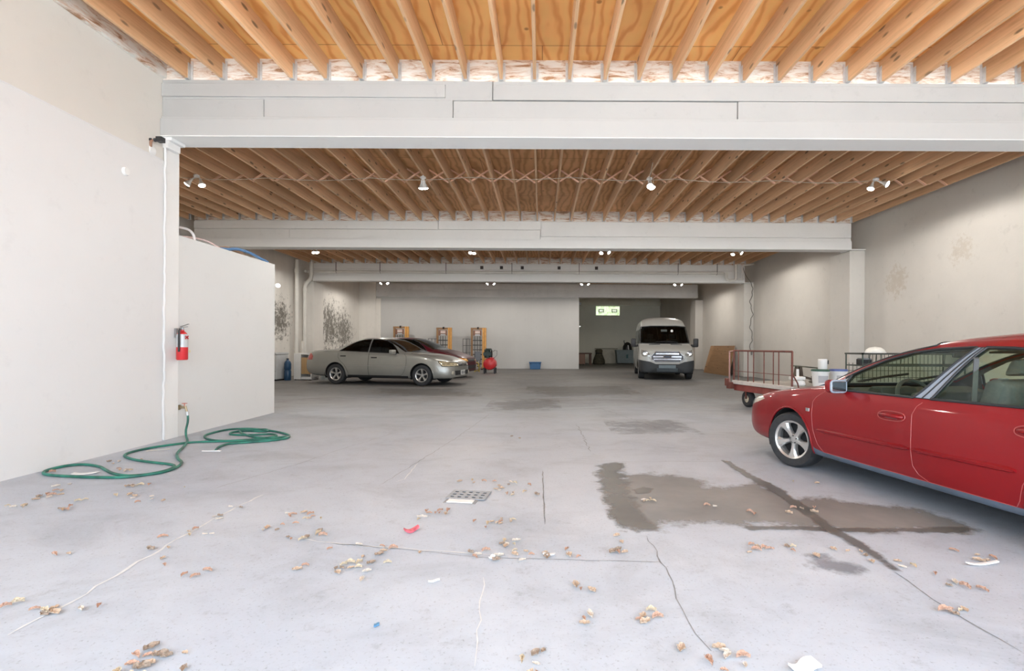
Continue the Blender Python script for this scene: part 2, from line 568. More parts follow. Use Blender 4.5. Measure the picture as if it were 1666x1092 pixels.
win = bpy.data.objects.new('window_1', None); COL.objects.link(win); win.location = ((wx0 + wx1) / 2, Y5 + .05, wz0)
tag(win, kind='structure')
ww, wh = wx1 - wx0, wz1 - wz0
mg = glass_block()
nb, nr = 9, 3
mo = MB()
mo.span((-ww / 2, -.02, -.001), (ww / 2, .05, wh + .001))
tag(mo.build('mortar_grid', mat('window mortar', (.62, .66, .55), .8), win), kind='structure')
for i in range(nb):
    for j in range(nr):
        x0 = -ww / 2 + i * ww / nb; z0 = j * wh / nr
        if j == 1 and i in (1, 2, 6, 7):
            continue
        MB().span((x0 + .008, -.05, z0 + .008), (x0 + ww / nb - .008, .02, z0 + wh / nr - .008)).build('glass_block', mg, win, bevel=.012)
for i in (1, 6):
    x0 = -ww / 2 + i * ww / nb; x1 = x0 + 2 * ww / nb; z0, z1 = wh / nr, 2 * wh / nr
    f = MB()
    for a, b2 in (((x0, z0), (x1, z0 + .045)), ((x0, z1 - .045), (x1, z1)), ((x0, z0), (x0 + .05, z1)), ((x1 - .05, z0), (x1, z1))):
        f.span((a[0], -.06, a[1]), (b2[0], .02, b2[1]))
    vf = f.build('vent_frame', mat('dark vent frame', (.10, .11, .08), .6), win)
    MB().span((x0 + .05, -.03, z0 + .045), (x1 - .05, .0, z1 - .045)).build('vent_pane', mg, vf)

# pilasters
for k, (x0, x1, ya, yb, m) in enumerate(((XR - .42, XR, Y2, Y2 + .95, M_WALLR), (XR - .42, XR, Y3, Y3 + .95, M_WALLR), (XR - .42, XR, Y4, Y4 + .9, M_WALLR),
                                         (XL, XL + .44, Y2, Y2 + .95, M_WALLL), (XL, XL + .44, Y3, Y3 + .95, M_WALLL))):
    struct('pillar_%s_%s' % ('right' if x0 > 0 else 'left', 'abcde'[k]), MB().span((x0, ya, 0), (x1, yb, 3.9 if k not in (2,) else 3.8)), m, bevel=.02)
struct('pillar_partition', MB().span((-9.0, Y4 - .06, 0), (-8.75, Y4 + .02, 3.8)), M_WALLL)

# the low white board enclosure behind the front left wall
tag(MB().span((XF - 2.6, Y1 + .27, 0), (XF - .01, 9.14, 2.72)).build('partition_enclosure', M_PART), kind='structure')

# steel column that carries the near beam at the end of the left wall
col = thing('steel_column', 'white painted steel column at the corner where the left wall ends, under the near beam', 'column', (XF, Y1 + .12, 0))
cb = MB()
rough = [(.0, 0)]
cb.span((-.10, -.09, 0), (.012, .16, 3.9))
cb.build('column_flange', M_STEEL, col, bevel=.006)
e = MB()
pts = []
for k in range(40):
    z = .02 + k * 3.86 / 39
    pts.append((.012 + random.uniform(-.004, .012), -.10 + random.uniform(-.006, .006), z))
e.tube(pts, .015, 8)
e.build('plaster_edge', M_WALLF, col, smooth=True)
br = MB().span((-.06, -.12, 3.78), (.07, .10, 3.90)).span((.0, -.13, 3.87), (.12, .12, 3.92))
br.build('cap_plate', M_STEEL, col, bevel=.008)

# ------------------------------------------------------------------ beams
def beam(nm, y, x0, x1, label, rows, m_board=None, m_steel=None, rim=True, group=None):
    t = thing('ceiling_beam', label, 'beam', (0, y, 0), group='main beams across the garage')
    mb_, ms = m_board or M_BOARD, m_steel or M_STEEL
    s = MB()
    s.prism([(-.05, 3.92), (.33, 3.92), (.33, 4.17), (-.03, 4.17), (-.03, 4.135), (-.05, 4.135)], 'x', x0, x1)
    s.build('steel_girder', ms, t, bevel=.004)
    MB().span((x0, -.046, 3.912), (x1, .326, 3.921)).build('bottom_flange', M_STEEL, t)  # lighter skin brightens the underside left dark by the dimmed near girder
    core = MB().span((x0, .02, 4.17), (x1, .3, ZJ)).build('timber_core', mb_, t)
    for (a, b, z0, z1, pr) in rows:
        MB().span((max(a, x0), -.012 - pr, z0), (min(b, x1), .03, z1)).build('face_board', mb_, t, bevel=.006)
    if rim:
        MB().span((x0, .0, ZJ), (x1, .05, ZC)).build('rim_board', M_RIM, t)
    return t


s1 = 126.4
def bx(u): return (u - 880) / s1
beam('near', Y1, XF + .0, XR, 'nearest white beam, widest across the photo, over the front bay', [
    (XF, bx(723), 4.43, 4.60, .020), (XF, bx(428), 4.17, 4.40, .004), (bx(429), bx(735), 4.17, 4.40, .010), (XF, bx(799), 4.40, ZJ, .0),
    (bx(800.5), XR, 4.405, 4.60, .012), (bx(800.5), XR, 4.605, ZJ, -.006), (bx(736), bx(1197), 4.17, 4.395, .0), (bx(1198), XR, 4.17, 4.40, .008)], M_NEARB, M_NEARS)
s2 = 59.6
def bx2(u): return (u - 880) / s2
beam('middle', Y2, XL + .42, XR - .40, 'second white beam, behind the first row of four flood lamps', [
    (XL, bx2(712), 4.42, 4.62, .012), (XL, bx2(470), 4.17, 4.41, .0), (bx2(470.5), bx2(878), 4.17, 4.41, .01), (bx2(713), bx2(878), 4.42, ZJ, .004),
    (bx2(879), XR, 4.24, ZJ - .02, .012), (bx2(879), XR, 4.17, 4.23, .0)])
beam('third', Y3, XL + .42, XR - .40, 'third white beam, with the long white pipe along its face', [
    (XL, 1.2, 4.42, 4.63, .008), (1.21, XR, 4.40, 4.63, .0), (XL, -2.2, 4.17, 4.41, .0), (-2.19, XR, 4.17, 4.39, .008)])
beam('fourth', Y4, -9.3, XR - .3, 'grey worn farthest beam, above the back wall and the white van', [
    (XL, 0.4, 4.30, 4.63, .01), (.41, XR, 4.28, 4.63, .0), (XL, XR, 4.17, 4.27, .0)], M_GREYB, M_GREYB, rim=False)
# plates that carry the beams on the pilasters
for (x, y) in ((XR - .25, Y2 + .1), (XR - .25, Y3 + .1)):
    tag(MB().span((-.2, -.2, 0), (.2, .3, .02)).build('bearing_plate', M_STEEL, loc=(x, y, 3.9)), kind='structure')

# ------------------------------------------------------------------ joists
def hanger_mesh():
    h = MB()
    for sx in (-1, 1):
        h.span((sx * .019, -.055, .0), (sx * .023, .0, .2)); h.span((sx * .019, -.004, -.0), (sx * .05, .0, .24))
    h.span((-.023, -.055, -.003), (.023, .0, .0))
    me = h.mesh('joist_hanger'); me.materials.append(M_GALV)
    return me


HANG = hanger_mesh()


def joist_row(ya, yb, phase, step, xa, xb, label, group, m=None):
    jm = MB().span((-.019, 0, 0), (.019, yb - ya, ZC - ZJ)).mesh('joist', bevel=.003)
    jm.materials.append(m or M_JOIST)
    k0 = math.ceil((xa - phase) / step)
    xs = []
    k = k0
    while phase + k * step < xb:
        xs.append(phase + k * step); k += 1
    for i, x in enumerate(xs):
        o = link('ceiling_joist', jm, None, (x + random.uniform(-.012, .012), ya, ZJ + random.uniform(0, .004)))
        if label: tag(o, label, 'joist', group)
        h = link('joist_hanger', HANG, o, (0, yb - ya, 0))
    return xs


joist_row(Y0 + .1, Y1 - .002, .355, .4445, XF + .08, XR - .05, 'bare timber joist under the bright orange plywood of the front bay, before the nearest beam', 'joists of the front bay')
xs2 = joist_row(Y1 + .36, Y2 - .002, -.11, .4525, XL + .1, XR - .05, 'brown joist between the nearest and second beams, crossed by the X bridging', 'joists of the second bay', M_JOISTB)
joist_row(Y2 + .34, Y3 - .002, .35, .4525, XL + .1, XR - .05, 'short-looking brown joist between the second beam and the third beam with the pipe', 'joists of the third bay', M_JOISTB)
# whitewashed plate against the front left wall
struct('trim_3', MB().span((XF, Y0 + .1, ZJ + .02), (XF + .045, Y1, ZC)), M_RIM)

# cross bridging at mid span of the second bay
stx = (ZC - ZJ - .01)
gap = .4525 - .038
M_BRIDGE = wood('bridging strip wood', (.86, .56, .42), (.66, .40, .28), along='X', knots=False)
ang = math.atan2(stx, gap)
L = math.hypot(stx, gap) - .02
b0 = []
for sgn, yy in ((1, -.024), (-1, .024)):
    b0.append(MB().box((0, yy, 0), (L, .045, .026), (0, -sgn * ang, 0)).mesh('brace_strip'))
    b0[-1].materials.append(M_BRIDGE)
for i in range(len(xs2) - 1):
    t = thing('cross_bridging', 'X of two short strips between neighbouring joists of the second bay', 'bridging', ((xs2[i] + xs2[i + 1]) / 2, 10.35 + random.uniform(-.05, .05), (ZJ + ZC) / 2 - .01), group='cross bridging of the second bay')
    for me in b0:
        link('brace_strip', me, t)
# slack cord under the bridging
pts = []
for i in range(81):
    u = i / 80
    pts.append((-7.6 + 14.4 * u, 10.05 + .06 * math.sin(9 * u), ZJ - .012 - .05 * abs(math.sin(u * 22)) ))
tag(MB().tube(pts, .007, 6).build('lamp_cord', mat('beige cable', (.55, .47, .38), .6)), 'thin beige cable sagging under the joists along the first lamp row', 'cable')
tag(MB().tube([(2.05, 9.2, ZJ), (2.03, 9.35, 4.45), (2.1, 9.6, 4.36), (2.2, 9.8, 4.45), (2.22, 9.95, ZJ)], .006, 6).build('hanging_wire', mat('thin wire', (.42, .36, .28), .6)),
    'loose thin wire looping down beside the third lamp of the first row', 'wire')

# ------------------------------------------------------------------ flood lamps
def par_mesh():
    prof = [(.0, 0), (.022, 0), (.024, .045), (.034, .07), (.058, .125), (.064, .15), (.062, .152)]
    return prof


BODY = MB().lathe(par_mesh(), 20, cap=False).mesh('bulb', smooth=True); BODY.materials.append(mat('white reflector bulb', (.75, .74, .72), .35))
LENS = MB().lathe([(.061, .150), (.05, .160), (.025, .168), (.0, .170)], 20, cap=False).mesh('lens', smooth=True); LENS.materials.append(M_BULB)
BASE = MB().lathe([(.055, 0), (.055, -.03), (.03, -.045), (.0, -.046)], 16, cap=False).span((-.03, -.012, -.05), (.03, .012, -.03)).mesh('mount_box', smooth=True); BASE.materials.append(M_WHITE)
lamp_data = bpy.data.lights.new('flood_light', 'SPOT')
lamp_data.energy = LAMP_W
lamp_data.color = (1.0, .95, .88)
lamp_data.spot_size = math.radians(178)
lamp_data.spot_blend = .2
lamp_data.shadow_soft_size = .12


def flood(x, y, label, group, dirs, drop=.0):
    if drop < .1:                                        # screwed to the nearest joist
        ph = -.11 if y < Y2 else .35
        x = ph + .4525 * round((x - ph) / .4525)
    z = ZJ
    t = thing('flood_lamp', label, 'lamp', (x, y, z), group=group)
    link('mount_box', BASE, t, (0, 0, -drop))
    if drop:
        MB().cyl((0, 0, ZC - ZJ if drop > .1 else 0), (0, 0, -drop), .012, n=8).build('drop_stem', M_WHITE, t)
    for (dx, dy, dz, off) in dirs:
        d = Vector((dx, dy, dz)).normalized()
        st = Vector((off, 0, -.06 - drop))
        q = d.to_track_quat('Z', 'Y')
        MB().tube([(off * .3, 0, -.04 - drop), st * 1.0, st + d * .03], .011, 8).build('swivel_arm', M_WHITE, t)
        b = link('bulb', BODY, t, st + d * .02)
        b.rotation_mode = 'QUATERNION'; b.rotation_quaternion = q
        link('lens', LENS, b)
    lo = bpy.data.objects.new('flood_light', lamp_data); COL.objects.link(lo); lo.parent = t
    lo.location = (0, -.02, -.36 - drop)


D_L, D_R = (-.35, -.30, -.9), (.35, -.3, -.9)
flood(-6.83, 9.95, 'twin flood lamp over the white enclosure, leftmost of the first lamp row', 'first row of flood lamps', [(-.55, -.15, -.7, -.07), (.3, -.15, -.8, .07)], .02)
flood(-2.27, 9.95, 'flood lamp with a long white neck, second from left in the first row', 'first row of flood lamps', [(-.05, .1, -.95, -.02), (.12, .1, -.95, .02)], .03)
flood(2.14, 9.95, 'flood lamp glaring at the viewer, third from left in the first row', 'first row of flood lamps', [(-.0, -.55, -.75, -.01), (.1, -.35, -.85, .02)], .03)
flood(6.62, 9.95, 'twin flood lamp near the right wall, rightmost of the first row', 'first row of flood lamps', [(-.35, -.1, -.8, -.05), (.45, -.5, -.4, .06)], .02)
nm2 = ['leftmost', 'second from left', 'third from left', 'rightmost']
for i, (x, d) in enumerate(((-7.62, [D_R, D_R]), (-2.46, [(0, -.5, -.8), (0, -.4, -.9)]), (2.2, [(-.3, -.5, -.7), (.4, -.4, -.5)]), (6.72, [(-.4, -.3, -.8), (.45, -.4, -.5)]))):
    flood(x, 17.1, 'lit flood lamp above the third bay, %s of the second lamp row' % nm2[i], 'second row of flood lamps', [(*d[0], -.06), (*d[1], .06)], .03)
for i, x in enumerate((-7.55, -2.43, 2.1, 6.58)):
    flood(x, 24.0, 'small lit flood lamp just under the third beam, %s of the farthest row' % nm2[i], 'farthest row of flood lamps', [(-.35, -.3, -.6, -.08), (.4, -.3, -.6, .08)], .24)
#@@ROOM_END

# ------------------------------------------------------------------ vehicles
def pchip(xs, ys, q):
    xs, ys, q = map(np.asarray, (xs, ys, q))
    h = np.diff(xs); d = np.diff(ys) / h
    m = np.zeros(len(xs))
    for i in range(1, len(xs) - 1):
        if d[i - 1] * d[i] > 0:
            w1, w2 = 2 * h[i] + h[i - 1], h[i] + 2 * h[i - 1]
            m[i] = (w1 + w2) / (w1 / d[i - 1] + w2 / d[i])
    m[0], m[-1] = d[0], d[-1]
    k = np.clip(np.searchsorted(xs, q) - 1, 0, len(xs) - 2)
    t = (q - xs[k]) / h[k]
    return ((1 + 2 * t) * (1 - t) ** 2 * ys[k] + t * (1 - t) ** 2 * h[k] * m[k] + t * t * (3 - 2 * t) * ys[k + 1] + t * t * (t - 1) * h[k] * m[k + 1])


def bspline2(ctrl, n):
    """clamped quadratic B-spline through control polygon; ctrl (m,2) -> (n,2)"""
    m = len(ctrl)
    kn = np.concatenate([[0, 0], np.arange(0, m - 1), [m - 2, m - 2]]).astype(float)
    out = []
    for u in np.linspace(0, m - 2 - 1e-9, n):
        s = int(u) + 2
        d = [ctrl[s - 2 + j].astype(float) for j in range(3)]
        for r in range(1, 3):
            for j in range(2, r - 1, -1):
                i = s - 2 + j
                a = (u - kn[i]) / (kn[i + 3 - r] - kn[i])
                d[j] = (1 - a) * d[j - 1] + a * d[j]
        out.append(d[2])
    return np.array(out)


class Shell:
    """lofted car body in car axes (x forward, y left, z up) cut into panels along outlines"""
    def __init__(s, table, nv=64, step=.045):
        tb = np.array(sorted(table)); s.tb = tb
        xs = tb[:, 0]
        q = set(np.round(np.linspace(xs[0], xs[-1], int((xs[-1] - xs[0]) / step)), 4)) | set(xs)
        q = np.array(sorted(q))
        par = [pchip(xs, tb[:, c], q) for c in range(1, 8)]
        bm = bmesh.new()
        rings = []
        for i, x in enumerate(q):
            zb, w, zs, ws, zr, wr, zt = (p[i] for p in par)
            hz = zs - zb
            c = np.array([(0, zb + .0), (w - .22, zb), (w - .05, zb + .005), (w, zb + .22 * hz), (w + .004, zb + .55 * hz), (ws + .55 * (w - ws) + .005, zs - .13 * hz), (ws + .012, zs - .005), (ws - .005, zs + .02 * max(0, min(1, (zr - zs) * 6)) + .001),
                          (ws + (wr - ws) * .5 + .012, zs + (zr - zs) * .55), (wr + .005, zr - .01), (wr * .86, zr + (zt - zr) * .55), (wr * .45, zt - .002), (0, zt)])
            p = bspline2(c, nv)
            ring = [bm.verts.new((x, y, z)) for y, z in p] + [bm.verts.new((x, -y, z)) for y, z in p[-2:0:-1]]
            rings.append(ring)
        n = len(rings[0])
        for a, b in zip(rings[:-1], rings[1:]):
            for k in range(n):
                bm.faces.new((a[k], a[(k + 1) % n], b[(k + 1) % n], b[k]))
        for ring in (rings[0], rings[-1]):
            cz = sum(v.co.z for v in ring) / n
            cv = bm.verts.new((ring[0].co.x, 0, cz))
            for k in range(n):
                bm.faces.new((ring[k], ring[(k + 1) % n], cv))
        bmesh.ops.recalc_face_normals(bm, faces=bm.faces)
        s.bm = bm
        s.lay = bm.faces.layers.int.new('fid')
        s.bvh = BVHTree.FromBMesh(bm)
        s.names = {0: 'body_shell'}

    def side_y(s, x, z, sgn=1):
        h = s.bvh.ray_cast(Vector((x, 3 * sgn, z)), Vector((0, -sgn, 0)))
        return h[0].y if h[0] is not None else .8 * sgn

    def hit(s, o, d):
        h = s.bvh.ray_cast(Vector(o), Vector(d))
        return h[0]

    def cut(s, name, poly, drop, sel=lambda c, n: True, over=None):
        """drop: axis the outline looks along ('x','y' or 'z')"""
        ia, ib = {'x': (1, 2), 'y': (0, 2), 'z': (0, 1)}[drop]
        fid = len(s.names); s.names[fid] = name
        bm, lay = s.bm, s.lay
        pa = [p[0] for p in poly]; pb = [p[1] for p in poly]
        a0, a1, b0, b1 = min(pa) - .01, max(pa) + .01, min(pb) - .01, max(pb) + .01
        cand = []
        for f in bm.faces:
            if over is not None and f[lay] not in over:
                continue
            A = [v.co[ia] for v in f.verts]; B = [v.co[ib] for v in f.verts]
            if max(A) < a0 or min(A) > a1 or max(B) < b0 or min(B) > b1:
                continue
            if sel(f.calc_center_median(), f.normal):
                cand.append(f)
        geom = set(cand)
        for f in cand:
            geom.update(f.edges); geom.update(f.verts)
        geom = list(geom)
        m = len(poly)
        for i in range(m):
            p, q = poly[i], poly[(i + 1) % m]
            co = [0, 0, 0]; no = [0, 0, 0]
            co[ia], co[ib] = p
            no[ia], no[ib] = -(q[1] - p[1]), q[0] - p[0]
            if abs(no[ia]) + abs(no[ib]) < 1e-9:
                continue
            r = bmesh.ops.bisect_plane(bm, geom=geom, dist=1e-5, plane_co=co, plane_no=no)
            geom = r['geom']
        k = 0
        for f in geom:
            if isinstance(f, bmesh.types.BMFace):
                c = f.calc_center_median()
                if inside((c[ia], c[ib]), poly):
                    f[lay] = fid; k += 1
        return fid

    def fids(s, *names):
        return [k for k, v in s.names.items() if v in names]

    def loops(s, fid):
        """closed or open chains of edges round a panel"""
        es = [e for e in s.bm.edges if len({f[s.lay] == fid for f in e.link_faces}) == 2 or (len(e.link_faces) == 1 and e.link_faces[0][s.lay] == fid)]
        adj = {}
        for e in es:
            a, b = e.verts
            adj.setdefault(a, []).append(b); adj.setdefault(b, []).append(a)
        seen = set(); out = []
        for v in adj:
            if v in seen:
                continue
            ch = [v]; seen.add(v); closed = False
            while True:
                nx = [w for w in adj[ch[-1]] if w not in seen]
                if not nx:
                    closed = ch[0] in adj[ch[-1]] and len(ch) > 2
                    break
                ch.append(nx[0]); seen.add(nx[0])
            if len(ch) > 5:
                out.append(([w.co.copy() for w in ch], closed))
        return out


def inside(p, poly):
    x, y = p; r = False
    j = len(poly) - 1
    for i in range(len(poly)):
        xi, yi = poly[i]; xj, yj = poly[j]
        if (yi > y) != (yj > y) and x < (xj - xi) * (y - yi) / (yj - yi) + xi:
            r = not r
        j = i
    return r


def circle(cx, cz, r, n=28):
    return [(cx + r * math.cos(2 * PI * k / n), cz + r * math.sin(2 * PI * k / n)) for k in range(n)]


def panels(sh, root, mats, split=(), shrink=None, parents=None):
    """turn each cut panel into a mesh part; names in split give a left and a right part"""
    bm, lay = sh.bm, sh.lay
    bm.normal_update()
    vn = {v: v.normal.copy() for v in bm.verts}
    groups = {}
    for f in bm.faces:
        nm = sh.names[f[lay]]
        if nm == 'void':
            continue
        side = 0
        if nm in split:
            side = 1 if f.calc_center_median().y > 0 else -1
        groups.setdefault((f[lay], nm, side), []).append(f)
    made = {}
    for (fid, nm, side), fs in sorted(groups.items(), key=lambda kv: kv[0]):
        idx = {}; vs = []; ns = []; faces = []
        off = (shrink or {}).get(nm, 0)
        for f in fs:
            t = []
            for v in f.verts:
                if v not in idx:
                    idx[v] = len(vs); vs.append(v.co - vn[v] * off); ns.append(vn[v])
                t.append(idx[v])
            faces.append(t)
        me = bpy.data.meshes.new(nm)
        me.from_pydata(vs, [], faces)
        me.polygons.foreach_set('use_smooth', [True] * len(me.polygons))
        me.normals_split_custom_set_from_vertices(ns)
        me.materials.append(mats[nm])
        o = link(nm, me, root)
        made.setdefault(nm, []).append((o, side))
    return made


def liner(sh, root, skip, m, d=.03):
    bm, lay = sh.bm, sh.lay
    mb = MB(); idx = {}
    for f in bm.faces:
        if sh.names[f[lay]] in skip:
            continue
        t = []
        for v in f.verts:
            if v not in idx:
                idx[v] = len(mb.v); mb.v.append(v.co - v.normal * d)
            t.append(idx[v])
        mb.f.append(tuple(t))
    me = bpy.data.meshes.new('cabin_lining')
    me.from_pydata(mb.v, [], mb.f)
    me.polygons.foreach_set('use_smooth', [True] * len(me.polygons))
    me.materials.append(m)
    return link('cabin_lining', me, root)


def seam(sh, fid, root, name, m, r, keep=lambda p: True, n=5, side=0, out=0.):
    """one strip per side of the car, or one for a panel across the middle"""
    ls = sh.loops(fid)
    if not side and ls and all(min(p.y for p in ch) > 0 or max(p.y for p in ch) < 0 for ch, _ in ls):
        for sg in (1, -1):
            seam(sh, fid, root, name, m, r, keep, n, sg)
        return
    mb = MB()
    for ch, closed in sh.loops(fid):
        if side and ch[0].y * side <= 0:
            continue
        run = []
        if closed and all(keep(p) for p in ch):
            mb.tube(ch, r, n, closed=True); continue
        if closed: ch = ch + ch[:1]
        for p in ch:
            if keep(p):
                run.append(p)
            else:
                if len(run) > 2: mb.tube(run, r, n)
                run = []
        if len(run) > 2: mb.tube(run, r, n)
    if mb.v:
        return mb.build(name, m, root, smooth=True, angle=80)


def wheel(root, c, r, rr, wd, side, spokes=5, m_rim=None, steer=0., style='five', m_t=None):
    """wheel centred on the tread; side=+1 faces left"""
    m_rim = m_rim or M_ALLOY
    M = Matrix.Rotation(-PI / 2 * side, 4, 'X')          # local z -> outwards
    h = wd / 2
    pr = [(rr * .96, -h * .8), (rr * 1.02, -h * .96), (r * .93, -h), (r * .985, -h * .82), (r, -h * .55), (r, h * .55), (r * .985, h * .82), (r * .93, h), (rr * 1.10, h * .98), (rr * 1.02, h * .90), (rr * .97, h * .74)]
    t = MB().lathe(pr, 48, M, cap=False).build('wheel', m_t or M_RUB, root, c, smooth=True, angle=50)
    t.rotation_euler = (0, 0, steer)
    R = MB()
    R.lathe([(rr * .97, -h * .7), (rr * .97, h * .70), (rr * 1.03, h * .84), (rr * 1.0, h * .90), (rr * .90, h * .78), (rr * .87, h * .45)], 48, M, cap=False)
    R.lathe([(0, h * .55), (rr * .16, h * .58), (rr * .27, h * .48), (rr * .30, h * .2)], 24, M, cap=False)
    for k in range(spokes):
        a = 2 * PI * k / spokes + PI / 2
        ca, sa = math.cos(a), math.sin(a)
        def pt(rad, w, z): return M @ Vector((rad * ca - w * sa, rad * sa + w * ca, z))
        if style == 'five':
            sec = [(rr * .20, rr * .13, h * .56), (rr * .45, rr * .125, h * .62), (rr * .72, rr * .19, h * .70), (rr * .92, rr * .36, h * .76)]
        else:
            sec = [(rr * .20, rr * .10, h * .55), (rr * .5, rr * .12, h * .65), (rr * .92, rr * .20, h * .74)]
        vs = []
        for (rad, w, z) in sec:
            vs += [pt(rad, -w, z - .012), pt(rad, -w * .55, z + .006), pt(rad, w * .55, z + .006), pt(rad, w, z - .012), pt(rad, w, z - .045), pt(rad, -w, z - .045)]
        fs = []
        for i in range(len(sec) - 1):
            for q in range(6):
                fs.append((i * 6 + q, i * 6 + (q + 1) % 6, i * 6 + 6 + (q + 1) % 6, i * 6 + 6 + q))
        R.add(vs, fs)
    rim = R.build('rim', m_rim, t, smooth=True, angle=35)
    MB().lathe([(rr * .95, -h * .2), (rr * .2, -h * .1), (0, -h * .1)], 24, M, cap=False).build('brake_disc', M_DARK, t)
    lug = MB()
    for k in range(5):
        a = 2 * PI * k / 5 + PI / 2 + PI / 5
        p = M @ Vector((rr * .19 * math.cos(a), rr * .19 * math.sin(a), h * .56))
        q = M @ Vector((rr * .19 * math.cos(a), rr * .19 * math.sin(a), h * .56 + .012))
        lug.cyl(p, q, rr * .035, n=8)
    lug.build('lug_nuts', mat('dark lug', (.12, .12, .12), .4, .5), t)
    return t


def wheel_well(root, cx, cz, r, y0, y1):
    mb = MB(); n = 20; vs = []
    for y in (y0, y1):
        for k in range(n + 1):
            a = -.35 + (PI + .7) * k / n
            vs.append((cx + r * math.cos(a), y, cz + r * math.sin(a)))
    fs = [(k, k + 1, n + 2 + k, n + 1 + k) for k in range(n)] + [tuple(range(n + 1, 2 * n + 2))]
    mb.add(vs, fs)
    return mb.build('wheel_well', M_DARK, root)


def paint(name, col, rough=.3, metal=.25, coat=1.0, dust=.0):
    m, n, l, b = nt(name)
    f = noise(n, l, coords(n, l, (1, 1, 1), False), 1.6, 4)
    c = ramp(n, l, f, [(.3, tuple(x * .93 for x in col)), (.7, tuple(min(1, x * 1.05) for x in col))])
    l.new(c, b.inputs['Base Color'])
    b.inputs['Metallic'].default_value = metal
    b.inputs['Roughness'].default_value = rough
    b.inputs['Coat Weight'].default_value = coat
    b.inputs['Coat Roughness'].default_value = .05
    b.inputs['Specular IOR Level'].default_value = .3
    return m


M_GLASS = glass('green tinted glass', (.74, .83, .73), .05)
M_TINT = glass('dark tinted glass', (.10, .11, .11), .04)
M_WSH = glass('windscreen glass', (.30, .33, .32), .06)
M_TRIM = mat('black rubber trim', (.02, .022, .025), .5, 0, .1)
M_LAMP = mat('clear lamp glass', (.72, .68, .58), .12, .3, .25, 12, coat=1)
M_AMBER = mat('amber lamp glass', (.85, .42, .12), .15, .1, .2, 12, coat=1)
M_TAIL = mat('red lamp glass', (.45, .04, .03), .15, 0, .3, 10, coat=1)
M_CABIN = mat('dark grey cabin trim', (.07, .08, .077), .8, 0, .15)
M_SEAT = mat('grey seat cloth', (.11, .115, .115), .9, 0, .1, 40)

SIDE = lambda c, n: abs(n.y) > .35
RED_TAB = [
    (1.03, .33, .42, .50, .40, .535, .34, .55), (1.00, .27, .57, .56, .54, .61, .48, .62), (.90, .22, .71, .61, .67, .655, .59, .67), (.66, .195, .80, .675, .755, .715, .65, .745),
    (.3, .185, .842, .76, .79, .79, .68, .805), (0, .18, .86, .808, .80, .832, .69, .85), (-.25, .175, .862, .838, .80, .86, .695, .885), (-.45, .172, .862, .85, .80, .955, .69, .985),
    (-.8, .172, .862, .853, .797, 1.125, .645, 1.155), (-1.15, .172, .862, .856, .795, 1.235, .60, 1.275), (-1.5, .172, .862, .86, .793, 1.283, .575, 1.345), (-1.9, .172, .862, .868, .79, 1.292, .565, 1.375),
    (-2.3, .175, .862, .872, .787, 1.272, .565, 1.36), (-2.65, .18, .86, .875, .78, 1.185, .575, 1.25), (-3.0, .19, .855, .875, .77, 1.02, .60, 1.07), (-3.2, .2, .85, .875, .76, .915, .62, .94),
    (-3.5, .21, .84, .86, .73, .88, .62, .90), (-3.8, .23, .80, .83, .69, .85, .58, .87), (-3.95, .28, .72, .79, .6, .82, .5, .84), (-4.02, .36, .6, .72, .5, .77, .42, .79)]


